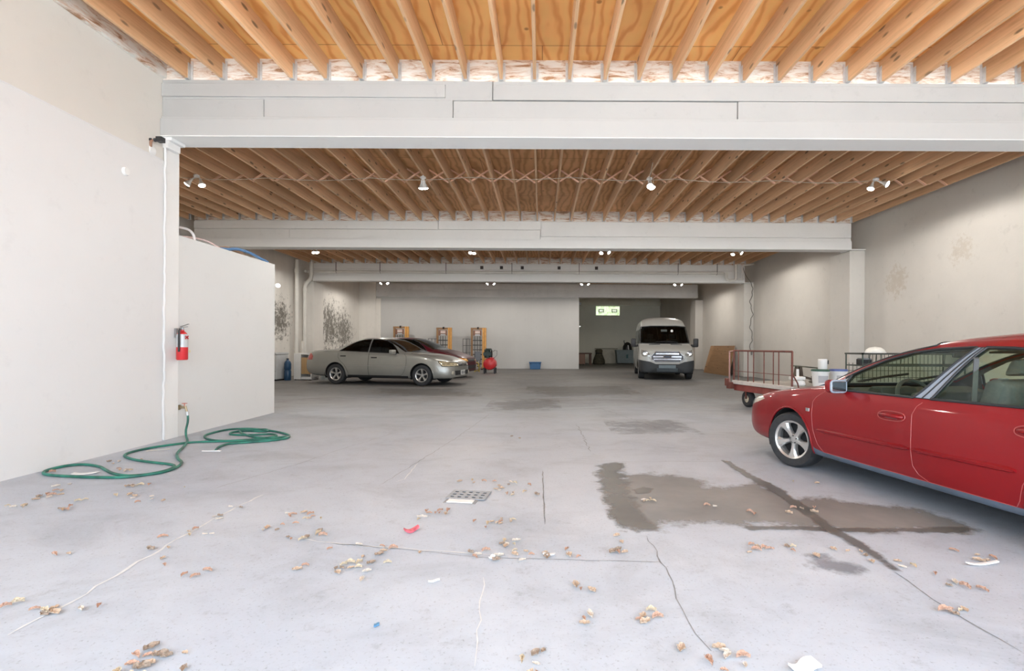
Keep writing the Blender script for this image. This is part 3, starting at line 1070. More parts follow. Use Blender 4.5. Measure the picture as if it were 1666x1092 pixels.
def red_car():
    h = math.radians(100.2)
    W = .862
    o = Vector((2.60, 5.19, 0)) - Vector((-math.sin(h), math.cos(h), 0)) * W
    root = thing('sedan', 'bright red sedan with grey-blue door pillars, nearest and cut off at the right edge', 'car', o, h)
    sh = Shell(RED_TAB, nv=80, step=.04)
    P_ = paint('red car paint', (.24, .007, .011), .38, .1, .35)
    PS = mat('dusty rocker with reflection', (.115, .15, .20), .55, .1, .2, 4)  # dusty grey with the bluish floor reflection put into the colour
    PB = mat('pillar trim with sheen', (.30, .35, .42), .4, .1, .06, 40)  # light reflected by the trim is put into this blue-grey tone
    fd = [(-.435, .85), (-.435, .823), (-.345, .765), (-.308, .711), (-.31, .6), (-.335, .448), (-.385, .319), (-.45, .248), (-1.52, .248), (-1.44, .29), (-1.40, .345), (-1.388, .45), (-1.385, .582), (-1.373, .734), (-1.40, .80), (-1.45, .845), (-1.45, .853)]
    rd = [(-1.453, .853), (-1.453, .845), (-1.403, .80), (-1.376, .734), (-1.388, .582), (-1.391, .45), (-1.403, .345), (-1.443, .29), (-1.523, .248), (-2.1, .252), (-2.125, .299), (-2.149, .404), (-2.21, .52), (-2.36, .65), (-2.55, .72), (-2.62, .80), (-2.66, .87)]
    f_d = sh.cut('front_door', fd, 'y', SIDE)
    r_d = sh.cut('rear_door', rd, 'y', SIDE)
    f_s = sh.cut('rocker_panel', [(-.25, .34), (-.29, .30), (-.34, .265), (-.46, .247), (-2.18, .252), (-2.2, .12), (-.25, .12)], 'y', lambda c, n: abs(c.y) > .6)
    fw = [(-.50, .857), (-.62, .98), (-.74, 1.045), (-.95, 1.14), (-1.18, 1.212), (-1.39, 1.243), (-1.655, 1.256), (-1.61, 1.20), (-1.50, 1.05), (-1.40, .92), (-1.345, .862)]
    rw = [(-1.492, .864), (-1.54, .95), (-1.62, 1.10), (-1.68, 1.20), (-1.722, 1.256), (-1.9, 1.252), (-2.1, 1.232), (-2.35, 1.17), (-2.55, 1.07), (-2.68, .97), (-2.72, .90), (-2.65, .885), (-2.2, .877)]
    up = lambda c, n: abs(n.y) > .3 and c.z > .80
    f_w = sh.cut('front_side_window', fw, 'y', up)
    r_w = sh.cut('rear_side_window', rw, 'y', up)
    f_p = sh.cut('pillar_cover', [(-1.345, .862), (-1.40, .92), (-1.50, 1.05), (-1.61, 1.20), (-1.655, 1.256), (-1.689, 1.256), (-1.645, 1.20), (-1.545, 1.05), (-1.455, .92), (-1.415, .863)], 'y', up)
    f_q = sh.cut('rear_pillar_cover', [(-1.421, .863), (-1.461, .92), (-1.551, 1.05), (-1.651, 1.20), (-1.694, 1.256), (-1.722, 1.256), (-1.68, 1.20), (-1.62, 1.10), (-1.54, .95), (-1.492, .864)], 'y', up)
    f_m = sh.cut('mirror_sail', [(-.455, .855), (-.50, .857), (-.62, .855), (-.665, 1.0), (-.60, .962), (-.50, .90)], 'y', up)
    ws = sh.cut('windshield', [(-.42, .70), (-.30, .45), (-.24, 0), (-.30, -.45), (-.42, -.70), (-1.33, -.56), (-1.25, -.3), (-1.22, 0), (-1.25, .3), (-1.33, .56)], 'z', lambda c, n: n.z > .25 and c.z > .85)
    bl = sh.cut('rear_window', [(-2.55, .52), (-2.62, 0), (-2.55, -.52), (-3.08, -.62), (-3.2, 0), (-3.08, .62)], 'z', lambda c, n: n.z > .25 and c.z > .85)
    hd = sh.cut('bonnet', [(.72, .63), (.88, .30), (.90, 0), (.88, -.30), (.72, -.63), (-.30, -.715), (-.22, -.45), (-.16, 0), (-.22, .45), (-.30, .715)], 'z', lambda c, n: n.z > .4 and c.z > .6)
    hl = sh.cut('headlight', [(.52, .66), (.62, .70), (.80, .68), (1.02, .61), (1.02, .54), (.86, .555), (.66, .61)], 'y', lambda c, n: abs(c.y) > .36 and n.z < .93 and c.x > .4)
    fb = sh.cut('front_bumper', [(.40, .535), (1.1, .50), (1.1, .1), (.36, .1)], 'y', lambda c, n: c.x > .3, over=[0])
    sh.cut('underbody', [(-4.1, -1), (1.1, -1), (1.1, 1), (-4.1, 1)], 'z', lambda c, n: n.z < -.8 and c.z < .4)
    for cx in (.03, -2.49):
        sh.cut('void', circle(cx, .285, .338), 'y', lambda c, n: abs(c.y) > .5 and c.z < .75)
    sp = ('front_door', 'rear_door', 'rocker_panel', 'front_side_window', 'rear_side_window', 'pillar_cover', 'rear_pillar_cover', 'mirror_sail', 'headlight')
    mats = {k: P_ for k in ('body_shell', 'front_door', 'rear_door', 'bonnet', 'front_bumper')}
    mats.update(rocker_panel=PS, front_side_window=M_GLASS, rear_side_window=M_GLASS, pillar_cover=PB, rear_pillar_cover=PB, mirror_sail=PB, windshield=M_GLASS, rear_window=M_GLASS, headlight=M_LAMP, underbody=M_DARK)
    made = panels(sh, root, mats, sp)
    for nm, lb in (('rocker_panel', 'dusty grey rocker panel below the doors, blue floor reflection in its colour'), ('pillar_cover', 'blue-grey door pillar cover'), ('rear_pillar_cover', 'blue-grey pillar cover of the rear door'), ('mirror_sail', 'blue-grey mirror mount corner')):
        for ob, _ in made[nm]: ob['label'] = lb
    liner(sh, root, ('void', 'front_side_window', 'rear_side_window', 'windshield', 'rear_window', 'underbody', 'headlight'), M_CABIN)
    PL = paint('panel edge highlight', (.42, .085, .08), .4, 0)  # highlights along panel edges put in as a lighter red
    seam(sh, f_d, root, 'door_seam', PL, .0026, lambda p: p.z < .84)
    seam(sh, r_d, root, 'door_seam', PL, .0026, lambda p: p.z < .855 and p.x < -1.5)
    seam(sh, hd, root, 'bonnet_seam', M_TRIM, .003)
    for f, nm in ((f_w, 'window_trim'), (r_w, 'window_trim'), (ws, 'windshield_trim'), (bl, 'rear_window_trim')):
        seam(sh, f, root, nm, M_TRIM, .011 if nm == 'window_trim' else .009)
    seam(sh, f_p, root, 'pillar_gap', M_TRIM, .004)
    seam(sh, f_q, root, 'pillar_gap', M_TRIM, .004)
    for fid in sh.fids('void'):
        seam(sh, fid, root, 'arch_lip', P_, .010, lambda p: p.z > .2)
    for cx in (.03, -2.49):
        for sg in (1, -1):
            wheel_well(root, cx, .285, .34, sg * .85, sg * .55)
    st = math.radians(15)
    for sg in (1, -1):
        wheel(root, (.03, sg * .755, .285), .285, .197, .20, sg, steer=st)
        wheel(root, (-2.49, sg * .755, .285), .285, .197, .20, sg)
    # side mouldings, handles, badge, mirrors on both sides
    for sg in (1, -1):
        for x0, x1 in ((-.40, -1.372), (-1.405, -2.115)):
            mb = MB(); n = 16; vs = []
            for i in range(n + 1):
                x = x0 + (x1 - x0) * i / n
                zc = .457 + (.483 - .457) * (-.4 - x) / 1.7
                y = sh.side_y(x, zc, sg)
                hh = .022 * (1 if 0 < i < n else .5)
                vs += [(x, y - .004 * sg, zc - hh), (x, y + .017 * sg, zc - hh * .5), (x, y + .021 * sg, zc + hh * .25), (x, y - .004 * sg, zc + hh)]
            fs = []
            for i in range(n):
                for q in range(3):
                    fs.append((i * 4 + q, i * 4 + q + 1, i * 4 + q + 5, i * 4 + q + 4))
            fs += [(0, 1, 2, 3), tuple(n * 4 + q for q in (3, 2, 1, 0))]
            mb.add(vs, fs).build('side_moulding', P_, root, smooth=True, angle=30)
        for nm, hx, hz in (('front_door', -1.195, .70), ('rear_door', -2.21, .735)):
            door = [ob for ob, s_ in made[nm] if s_ == sg][0]
            ring = []
            for k in range(28):
                a = 2 * PI * k / 28
                x = hx + .125 * math.copysign(abs(math.cos(a)) ** .7, math.cos(a)); z = hz + .037 * math.copysign(abs(math.sin(a)) ** .8, math.sin(a)) - (x - hx) * .02
                ring.append(Vector((x, sh.side_y(x, z, sg) + .002 * sg, z)))
            MB().tube(ring, .0036, 6, closed=True).build('handle_surround', PL, door, smooth=True)
            y = sh.side_y(hx, hz, sg)
            hb = MB()
            hb.tube([(hx + .10, y - .004 * sg, hz), (hx + .085, y + .016 * sg, hz + .002), (hx + .03, y + .024 * sg, hz + .006), (hx - .03, y + .024 * sg, hz + .006), (hx - .085, y + .016 * sg, hz + .002), (hx - .10, y - .004 * sg, hz)], .017, 10)
            hb.build('door_handle', P_, door, smooth=True, angle=70)
            MB().span((hx - .06, y - .004 * sg, hz - .022), (hx + .06, y + .003 * sg, hz - .006)).build('handle_recess', mat('grey handle recess', (.25, .10, .10), .5), door)
        y = sh.side_y(-.25, .63, sg)
        bd = MB().span((-.275, y - .004 * sg, .615), (-.225, y + .005 * sg, .65)).build('fender_badge', M_CHROME, root, bevel=.003)
        mh = MB()
        my = sg * .905
        mh.box((-.665, my, .898), (.085, .165, .118), (0, 0, sg * -.12))
        mo_ = mh.build('door_mirror', P_, root, bevel=.03, smooth=True)
        MB().box((-.710, my, .898), (.012, .135, .09), (0, 0, sg * -.12)).build('mirror_glass', glass('mirror glass', (.03, .04, .035), .25), mo_, bevel=.004)
        MB().tube([Vector((-.708, my + .077 * math.copysign(min(1, abs(math.cos(a)) * 1.25), math.cos(a)), .898 + .052 * math.copysign(min(1, abs(math.sin(a)) * 1.25), math.sin(a)))) for a in [2 * PI * k / 24 for k in range(24)]], .009, 8, closed=True).build('mirror_rim', PB, mo_, smooth=True)
        MB().tube([(-.60, sg * .79, .875), (-.62, sg * .83, .88), (-.65, sg * .90, .89)], .03, 10).build('mirror_arm', P_, mo_, smooth=True)
    # cabin
    dash = MB().prism([(-.30, .60), (-.32, .84), (-.55, .875), (-.80, .84), (-.82, .60)], 'y', -.70, .70).build('dashboard', M_CABIN, root, bevel=.02)
    MB().prism([(-.62, .83), (-.70, .90), (-.80, .895), (-.83, .82)], 'y', .18, .56).build('instrument_hood', M_CABIN, dash, bevel=.015)
    sw = MB(); c = Vector((-.98, .36, .80)); R = Euler((0, math.radians(-62), 0)).to_matrix()
    sw.tube([c + R @ Vector((.185 * math.cos(2 * PI * k / 32), .185 * math.sin(2 * PI * k / 32), 0)) for k in range(32)], .017, 8, closed=True)
    sw.cyl(c - R @ Vector((0, 0, .0)), c + R @ Vector((0, 0, .05)), .065, .05, 16)
    for a in (0, PI, -PI / 2 + PI):
        pass
    for dx, dy in ((0, .185), (0, -.185), (-.185, 0)):
        sw.tube([c, c + R @ Vector((dx, dy, 0))], .018, 6)
    sw.cyl(c, (-.72, .36, .70), .03, n=10)
    sw.build('steering_wheel', mat('worn steering wheel', (.09, .10, .10), .35), root, smooth=True, angle=50)
    for sy in (.37, -.37):
        s = MB().prism([(-1.10, .40), (-1.12, .56), (-1.62, .50), (-1.70, .36)], 'y', sy - .25, sy + .25).build('seat_cushion', M_SEAT, root, bevel=.05, smooth=True)
        MB().prism([(-1.56, .48), (-1.68, .50), (-1.86, 1.00), (-1.80, 1.04), (-1.72, 1.02)], 'y', sy - .24, sy + .24).build('seat_back', M_SEAT, s, bevel=.045, smooth=True)
        hr = MB().prism([(-1.75, 1.05), (-1.80, 1.17), (-1.86, 1.18), (-1.88, 1.07)], 'y', sy - .13, sy + .13)
        hr.build('headrest', M_SEAT, s, bevel=.03, smooth=True)
    b = MB().prism([(-2.12, .38), (-2.14, .56), (-2.55, .52), (-2.62, .38)], 'y', -.66, .66).build('rear_bench', M_SEAT, root, bevel=.05, smooth=True)
    MB().prism([(-2.52, .5), (-2.62, .5), (-2.88, .93), (-2.78, .97)], 'y', -.66, .66).build('rear_backrest', M_SEAT, b, bevel=.04, smooth=True)
    MB().tube([(-1.74, .70, 1.18), (-1.70, .66, 1.0), (-1.64, .60, .80), (-1.60, .58, .6)], .02, 4).build('seat_belt', mat('grey seat belt', (.10, .10, .10), .8), root)
    MB().box((-1.08, 0, 1.20), (.02, .24, .065)).build('rear_view_mirror', M_CABIN, root, bevel=.01)
    for sy in (.36, -.36):
        MB().box((-1.22, sy, 1.225), (.17, .36, .018), (0, .15, 0)).build('sun_visor', M_CABIN, root, bevel=.006)
    # wiper cowl seen over the wing
    MB().prism([(-.16, .86), (-.30, .90), (-.36, .90), (-.30, .87)], 'y', -.55, .66).build('wiper_cowl', mat('blue-grey cowl', (.10, .13, .18), .4), root)
    for sy in (.3, -.3):
        MB().tube([(-.27, sy, .905), (-.33, sy - .25, .955), (-.36, sy - .5, .985)], .012, 5).build('wiper', M_TRIM, root)
    return root


SIL_TAB = [
    (1.09, .36, .38, .58, .36, .64, .32, .66), (1.06, .28, .55, .60, .52, .69, .46, .715), (.95, .225, .71, .63, .67, .74, .58, .77), (.7, .21, .835, .72, .78, .80, .68, .845),
    (.35, .21, .90, .85, .84, .885, .72, .93), (0, .21, .92, .925, .85, .945, .74, .985), (-.35, .21, .922, .965, .85, .985, .745, 1.015), (-.6, .21, .922, .98, .85, 1.045, .735, 1.075),
    (-1.0, .21, .922, .992, .846, 1.265, .66, 1.295), (-1.3, .21, .922, 1.0, .842, 1.395, .615, 1.43), (-1.7, .21, .922, 1.014, .84, 1.45, .60, 1.49), (-2.1, .21, .922, 1.03, .838, 1.445, .60, 1.488),
    (-2.45, .215, .92, 1.045, .835, 1.37, .61, 1.42), (-2.8, .22, .918, 1.058, .83, 1.235, .63, 1.285), (-3.15, .23, .91, 1.068, .82, 1.115, .66, 1.15), (-3.4, .24, .90, 1.068, .80, 1.085, .66, 1.115),
    (-3.8, .27, .87, 1.05, .77, 1.07, .63, 1.10), (-4.05, .31, .81, .99, .71, 1.045, .58, 1.075), (-4.18, .38, .73, .88, .63, .99, .5, 1.03), (-4.24, .46, .6, .78, .52, .93, .42, .97)]


def sedan(label, o, h, body, hood=None, scale=1.0, plate=True, kn=((-4.3, -4.3), (-.35, -.35), (.35, .34), (1.1, .99))):
    root = thing('sedan', label, 'car', o, h)
    root.scale = (scale,) * 3
    KX = np.array([k[0] for k in kn]); KY = np.array([k[1] for k in kn])
    wx = lambda x: float(np.interp(x, KX, KY)) if x < 1.1 else x
    sh = Shell([(wx(r[0]), *r[1:]) for r in SIL_TAB], nv=60, step=.05)
    cut0 = sh.cut
    def cut(name, poly, drop, *a, **k):
        if drop != 'x' and name != 'void':
            poly = [(wx(p[0]), p[1]) for p in poly]
        return cut0(name, poly, drop, *a, **k)
    sh.cut = cut
    up = lambda c, n: abs(n.y) > .3 and c.z > .90
    f_d = sh.cut('front_door', [(-.60, .98), (-.52, .9), (-.50, .72), (-.545, .5), (-.62, .36), (-.70, .305), (-1.79, .305), (-1.81, .5), (-1.81, 1.02)], 'y', SIDE)
    r_d = sh.cut('rear_door', [(-1.815, 1.02), (-1.815, .5), (-1.795, .305), (-2.5, .305), (-2.56, .45), (-2.66, .62), (-2.82, .75), (-2.90, .86), (-2.92, 1.06)], 'y', SIDE)
    f_r = sh.cut('rocker_panel', [(-.45, .30), (-2.56, .30), (-2.56, .1), (-.45, .1)], 'y', lambda c, n: abs(c.y) > .65)
    f_w = sh.cut('front_side_window', [(-.78, .995), (-.95, 1.17), (-1.12, 1.30), (-1.32, 1.39), (-1.55, 1.425), (-1.82, 1.437), (-1.82, 1.025)], 'y', up)
    r_w = sh.cut('rear_side_window', [(-1.865, 1.028), (-1.865, 1.437), (-2.12, 1.425), (-2.35, 1.37), (-2.55, 1.28), (-2.72, 1.18), (-2.88, 1.065)], 'y', up)
    ws = sh.cut('windshield', [(-.62, .735), (-.48, .45), (-.40, 0), (-.48, -.45), (-.62, -.735), (-1.36, -.585), (-1.28, 0), (-1.36, .585)], 'z', lambda c, n: n.z > .25 and c.z > .9)
    sh.cut('rear_window', [(-2.48, .56), (-2.55, 0), (-2.48, -.56), (-3.0, -.64), (-3.12, 0), (-3.0, .64)], 'z', lambda c, n: n.z > .25 and c.z > .9)
    f_h = sh.cut('bonnet', [(.82, .60), (.96, .30), (.98, 0), (.96, -.30), (.82, -.60), (-.42, -.76), (-.35, 0), (-.42, .76)], 'z', lambda c, n: n.z > .35 and c.z > .6)
    sh.cut('boot_lid', [(-3.25, .66), (-3.25, -.66), (-4.2, -.5), (-4.2, .5)], 'z', lambda c, n: n.z > .3 and c.z > .8)
    f_l = sh.cut('headlight', [(.55, .765), (.66, .77), (.98, .725), (1.10, .70), (1.10, .60), (.70, .61)], 'y', lambda c, n: abs(c.y) > .36 and c.x > .45 and n.z < .97)
    sh.cut('grille', [(-.30, .60), (.30, .60), (.33, .70), (-.33, .70)], 'x', lambda c, n: n.x > .2 and c.x > .8)
    sh.cut('lower_intake', [(-.52, .33), (.52, .33), (.56, .47), (-.56, .47)], 'x', lambda c, n: n.x > .2 and c.x > .6)
    sh.cut('tail_light', [(-4.3, .76), (-4.3, .95), (-3.95, .98), (-3.86, .88), (-3.88, .77)], 'y', lambda c, n: abs(c.y) > .35)
    fb = sh.cut('front_bumper', [(.42, .565), (1.2, .575), (1.2, .1), (.40, .1)], 'y', lambda c, n: c.x > .36, over=[0])
    sh.cut('underbody', [(-4.3, -1), (1.2, -1), (1.2, 1), (-4.3, 1)], 'z', lambda c, n: n.z < -.8 and c.z < .45)
    for cx in (0, -2.99):
        sh.cut('void', circle(cx, .325, .385), 'y', lambda c, n: abs(c.y) > .5 and c.z < .8)
    sp = ('front_door', 'rear_door', 'rocker_panel', 'front_side_window', 'rear_side_window', 'headlight', 'tail_light')
    mats = {k: body for k in ('body_shell', 'front_door', 'rear_door', 'front_bumper', 'boot_lid')}
    mats.update(bonnet=hood or body, rocker_panel=M_DARK, front_side_window=M_TINT, rear_side_window=M_TINT, windshield=M_WSH, rear_window=M_TINT, headlight=mat('yellowed lamp glass', (.50, .42, .27), .18, .2, .45, 16, coat=1) if plate else M_AMBER,
                grille=mat('dark grille', (.05, .05, .05), .4), lower_intake=M_BLACK, tail_light=M_TAIL, underbody=M_DARK)
    made = panels(sh, root, mats, sp)
    seam(sh, f_d, root, 'door_seam', M_TRIM, .004, lambda p: p.z < .98)
    seam(sh, r_d, root, 'door_seam', M_TRIM, .004, lambda p: p.z < 1.0)
    seam(sh, f_h, root, 'bonnet_seam', M_TRIM, .004)
    seam(sh, f_l, root, 'headlight_gap', M_TRIM, .009)
    seam(sh, f_w, root, 'window_trim', M_TRIM, .010); seam(sh, r_w, root, 'window_trim', M_TRIM, .010); seam(sh, ws, root, 'windshield_trim', M_TRIM, .010)
    liner(sh, root, ('void', 'front_side_window', 'rear_side_window', 'windshield', 'rear_window', 'underbody', 'headlight'), M_CABIN)
    for fid in sh.fids('void'):
        seam(sh, fid, root, 'arch_lip', body, .010, lambda p: p.z > .24)
    for cx in (0, -2.99):
        for sg in (1, -1):
            wheel_well(root, cx, .325, .386, sg * .90, sg * .58)
            wheel(root, (cx, sg * .80, .325), .325, .205, .215, sg, style='slim')
    for sg in (1, -1):
        for nm, hx, hz in (('front_door', -1.62, .86), ('rear_door', -2.72, .90)):
            door = [ob for ob, s_ in made[nm] if s_ == sg][0]
            y = sh.side_y(hx, hz, sg)
            MB().box((hx, y + .008 * sg, hz), (.19, .03, .035)).build('door_handle', M_BLACK if plate else body, door, bevel=.008)
        mo_ = MB().box((-.93, sg * .985, 1.04), (.12, .22, .14), (0, 0, sg * .15)).build('door_mirror', body, root, bevel=.03, smooth=True)
        MB().tube([(-.88, sg * .83, .99), (-.90, sg * .92, 1.0)], .03, 8).build('mirror_arm', M_BLACK, mo_)
        mb = MB()
        mb.tube([(x, sh.side_y(x, .60, sg) + .003 * sg, .60) for x in np.linspace(-.45, -2.6, 20)], .007, 5)
        mb.build('side_moulding', mat('grey side strip', (.30, .29, .28), .5), root)
        fx = sh.hit((2, sg * .62, .40), (-1, 0, 0))
        MB().cyl(fx - Vector((.03, 0, 0)), fx + Vector((.012, 0, 0)), .055, n=14).build('fog_lamp', M_LAMP, root)
    for sy in (.38, -.38):
        s = MB().prism([(-1.2, .45), (-1.22, .62), (-1.75, .56), (-1.8, .4)], 'y', sy - .25, sy + .25).build('seat_cushion', M_SEAT, root, bevel=.05)
        MB().prism([(-1.68, .55), (-1.80, .55), (-1.98, 1.15), (-1.90, 1.2), (-1.84, 1.18)], 'y', sy - .24, sy + .24).build('seat_back', M_SEAT, s, bevel=.045)
        MB().prism([(-1.88, 1.2), (-1.92, 1.34), (-1.98, 1.34), (-2.0, 1.2)], 'y', sy - .13, sy + .13).build('headrest', M_SEAT, s, bevel=.03)
    MB().prism([(-.45, .7), (-.48, .95), (-.75, .99), (-.95, .95), (-.98, .7)], 'y', -.76, .76).build('dashboard', M_CABIN, root, bevel=.02)
    if plate:
        c = sh.hit((2, 0, .40), (-1, 0, 0))
        pl_ = MB().box(c + Vector((.015, 0, 0)), (.02, .34, .15)).build('front_plate', mat('plate white', (.62, .62, .60), .5), root, bevel=.004)
        bars = MB()
        for k in range(5):
            bars.box(c + Vector((.027, -.13 + .065 * k, 0)), (.006, .022, .10))
        bars.build('plate_marks', mat('plate dark marks', (.08, .08, .09), .5), pl_)
        bd = sh.hit((2, 0, .655), (-1, 0, 0))
        MB().tube([bd + Vector((.012, .05 * math.cos(a), .035 * math.sin(a))) for a in [2 * PI * k / 20 for k in range(20)]], .006, 6, closed=True).build('grille_emblem', M_CHROME, root)
    return root


VAN_TAB = [
    (1.0, .30, .72, .94, .60, 1.00, .52, 1.03), (.97, .27, .86, .98, .78, 1.05, .64, 1.075), (.85, .26, .98, 1.05, .90, 1.11, .76, 1.145), (.5, .26, 1.03, 1.17, .965, 1.21, .82, 1.26),
    (.12, .26, 1.04, 1.28, .98, 1.315, .87, 1.37), (-.3, .26, 1.04, 1.30, .99, 1.70, .875, 1.74), (-.62, .26, 1.04, 1.32, 1.0, 2.0, .87, 2.055), (-.85, .26, 1.04, 1.33, 1.0, 2.15, .865, 2.23),
    (-1.25, .26, 1.04, 1.34, 1.0, 2.29, .855, 2.42), (-1.8, .26, 1.04, 1.34, 1.0, 2.33, .85, 2.48), (-4.3, .30, 1.04, 1.34, 1.0, 2.33, .85, 2.48), (-4.5, .36, 1.02, 1.34, .99, 2.30, .83, 2.44)]


def van():
    h = math.atan2(-.99, -.145)
    o = Vector((4.845, 19.49, 0))
    root = thing('passenger_van', 'white high-roofed passenger van facing the viewer, deep in the garage on the right', 'van', o, h)
    sh = Shell(VAN_TAB, nv=64, step=.06)
    W_ = paint('white van paint', (.42, .425, .405), .38, 0, .6)
    front = lambda c, n: n.x > .12 and c.x > -1.1
    sh.cut('lower_bumper', [(-1.2, .78), (-.62, .68), (-.42, .60), (.42, .60), (.62, .68), (1.2, .78), (1.2, .1), (-1.2, .1)], 'x', lambda c, n: c.x > .42)
    ws = sh.cut('windshield', [(-.93, 1.385), (-.5, 1.36), (.5, 1.36), (.93, 1.385), (.88, 2.04), (.5, 2.075), (-.5, 2.075), (-.88, 2.04)], 'x', front)
    gr = sh.cut('grille', [(-.60, .87), (-.42, 1.06), (.42, 1.06), (.60, .87), (.58, .78), (.45, .68), (-.45, .68), (-.58, .78)], 'x', lambda c, n: c.x > .5)
    hl = sh.cut('headlight', [(.62, .88), (.64, .98), (.84, 1.10), (.94, 1.13), (.96, .96), (.90, .88)], 'x', lambda c, n: c.x > .2 and n.x > .05)
    hr = sh.cut('headlight', [(-.62, .88), (-.64, .98), (-.84, 1.10), (-.94, 1.13), (-.96, .96), (-.90, .88)], 'x', lambda c, n: c.x > .2 and n.x > .05)
    f_d = sh.cut('front_door', [(.12, .5), (.10, 1.27), (-.55, 1.9), (-.72, 2.0), (-1.15, 2.02), (-1.15, .4), (-.35, .4)], 'y', SIDE, over=[0])
    f_w = sh.cut('front_side_window', [(-.12, 1.36), (-.60, 1.84), (-.74, 1.94), (-1.08, 1.96), (-1.08, 1.36)], 'y', SIDE)
    r_w = sh.cut('rear_side_window', [(-1.22, 1.36), (-1.22, 1.96), (-2.6, 1.96), (-2.6, 1.36)], 'y', SIDE)
    q_w = sh.cut('rear_side_window', [(-2.68, 1.36), (-2.68, 1.96), (-4.2, 1.96), (-4.2, 1.36)], 'y', SIDE)
    sh.cut('underbody', [(-4.6, -1.1), (1.1, -1.1), (1.1, 1.1), (-4.6, 1.1)], 'z', lambda c, n: n.z < -.8 and c.z < .5)
    for cx in (0, -3.3):
        sh.cut('void', circle(cx, .35, .40), 'y', lambda c, n: abs(c.y) > .6 and c.z < .9)
    sp = ('front_door', 'front_side_window', 'rear_side_window')
    mats = dict(body_shell=W_, front_door=W_, lower_bumper=mat('dark grey bumper plastic', (.028, .032, .036), .6), windshield=glass('van windscreen', (.24, .27, .25), .05), grille=mat('dark chrome slats back', (.06, .06, .065), .35, .4), headlight=mat('smoky lamp glass', (.30, .30, .28), .15, .3, .3, 14, coat=1), front_side_window=M_TINT, rear_side_window=M_TINT, underbody=M_DARK)
    made = panels(sh, root, mats, sp)
    liner(sh, root, ('void', 'front_side_window', 'rear_side_window', 'windshield', 'underbody', 'headlight'), M_CABIN)
    seam(sh, ws, root, 'windshield_trim', M_TRIM, .022)
    seam(sh, f_d, root, 'door_seam', M_TRIM, .005)
    seam(sh, gr, root, 'grille_surround', M_CHROME, .016)
    grille = made['grille'][0][0]
    for z, ww_ in ((.98, .42), (.87, .52), (.775, .50)):
        b = MB()
        pts = [sh.hit((2, y, z), (-1, 0, 0)) + Vector((.012, 0, 0)) for y in np.linspace(-ww_, ww_, 15)]
        for d in (-.022, 0, .022):
            b.tube([p + Vector((0, 0, d)) for p in pts], .013, 6)
        b.build('grille_slat', M_CHROME, grille, smooth=True)
    c = sh.hit((2, 0, .87), (-1, 0, 0)) + Vector((.03, 0, 0))
    MB().tube([c + Vector((0, .15 * math.cos(a), .06 * math.sin(a))) for a in [2 * PI * k / 28 for k in range(28)]], .012, 6, closed=True).build('oval_emblem', M_CHROME, grille)
    MB().prism([(.14 * math.cos(2 * PI * k / 28), .87 + .055 * math.sin(2 * PI * k / 28)) for k in range(28)], 'x', c.x - .012, c.x + .002).build('emblem_field', mat('dark emblem field', (.03, .035, .06), .3), grille)
    for sg in (1, -1):
        c = sh.hit((2, sg * .80, 1.0), (-1, 0, 0))
        MB().lathe([(0, 0), (.075, .006), (.095, .022)], 16, Matrix.Translation(c + Vector((.012, 0, 0))) @ Matrix.Rotation(PI / 2, 4, 'Y'), cap=False).build('lamp_reflector', M_CHROME, root)
        m_ = MB().box((-.12, sg * 1.20, 1.40), (.14, .19, .34)).build('door_mirror', M_BLACK, root, bevel=.045, smooth=True)
        MB().tube([(-.1, sg * 1.02, 1.30), (-.12, sg * 1.12, 1.27), (-.12, sg * 1.2, 1.30)], .045, 8).build('mirror_arm', M_BLACK, m_, smooth=True)
        p = [sh.hit((x, y, 3), (0, 0, -1)) + Vector((0, 0, .004)) for x, y in ((.23, sg * .20), (.23, sg * .62))]
        MB().tube([p[0], (p[0] + p[1]) / 2 + Vector((0, 0, .004)), p[1]], .017, 6).build('bonnet_vent', M_TRIM, root)
        wi = [sh.hit((3, y, z), (-1, 0, 0)) + Vector((.02, 0, .01)) for y, z in ((sg * .1 + .4, 1.40), (sg * .1 + .1, 1.45), (sg * .1 - .25, 1.42))]
        MB().tube(wi, .012, 5).build('wiper', M_TRIM, root)
    for cx in (0, -3.3):
        for sg in (1, -1):
            wheel_well(root, cx, .35, .40, sg * 1.02, sg * .66)
            wheel(root, (cx, sg * .90, .345), .345, .205, .23, sg, style='slim', m_rim=mat('dull silver hub', (.4, .4, .4), .4, .5))
    c = sh.hit((2, 0, .50), (-1, 0, 0))
    MB().box(c + Vector((.012, 0, 0)), (.02, .62, .12)).build('number_plate', mat('blue-grey plate holder', (.13, .17, .19), .5), root, bevel=.006)
    b = MB()
    for z in (.34, .39, .43):
        pts = [sh.hit((2, y, z), (-1, 0, 0)) for y in np.linspace(-.38, .38, 9)]
        if all(p is not None for p in pts): b.tube([p + Vector((.006, 0, 0)) for p in pts], .012, 5)
    b.build('lower_grille', mat('bluish lower grille', (.10, .13, .15), .5), root)
    MB().span((-.35, -.12, 1.84), (-.33, .12, 1.93)).build('rear_view_mirror', M_CABIN, root, bevel=.01)
    sc = MB().lathe([(0, 0), (.05, .006), (.0, .012)], 12, Matrix.Translation((-.28, .30, 1.87)) @ Matrix.Rotation(PI / 2, 4, 'Y')).build('windscreen_sticker', M_WHITEP, root)
    MB().prism([(-.2, .9), (-.2, 1.3), (.05, 1.36), (-.55, 1.36), (-.7, .9)], 'y', -.9, .9).build('dashboard', M_CABIN, root, bevel=.02)
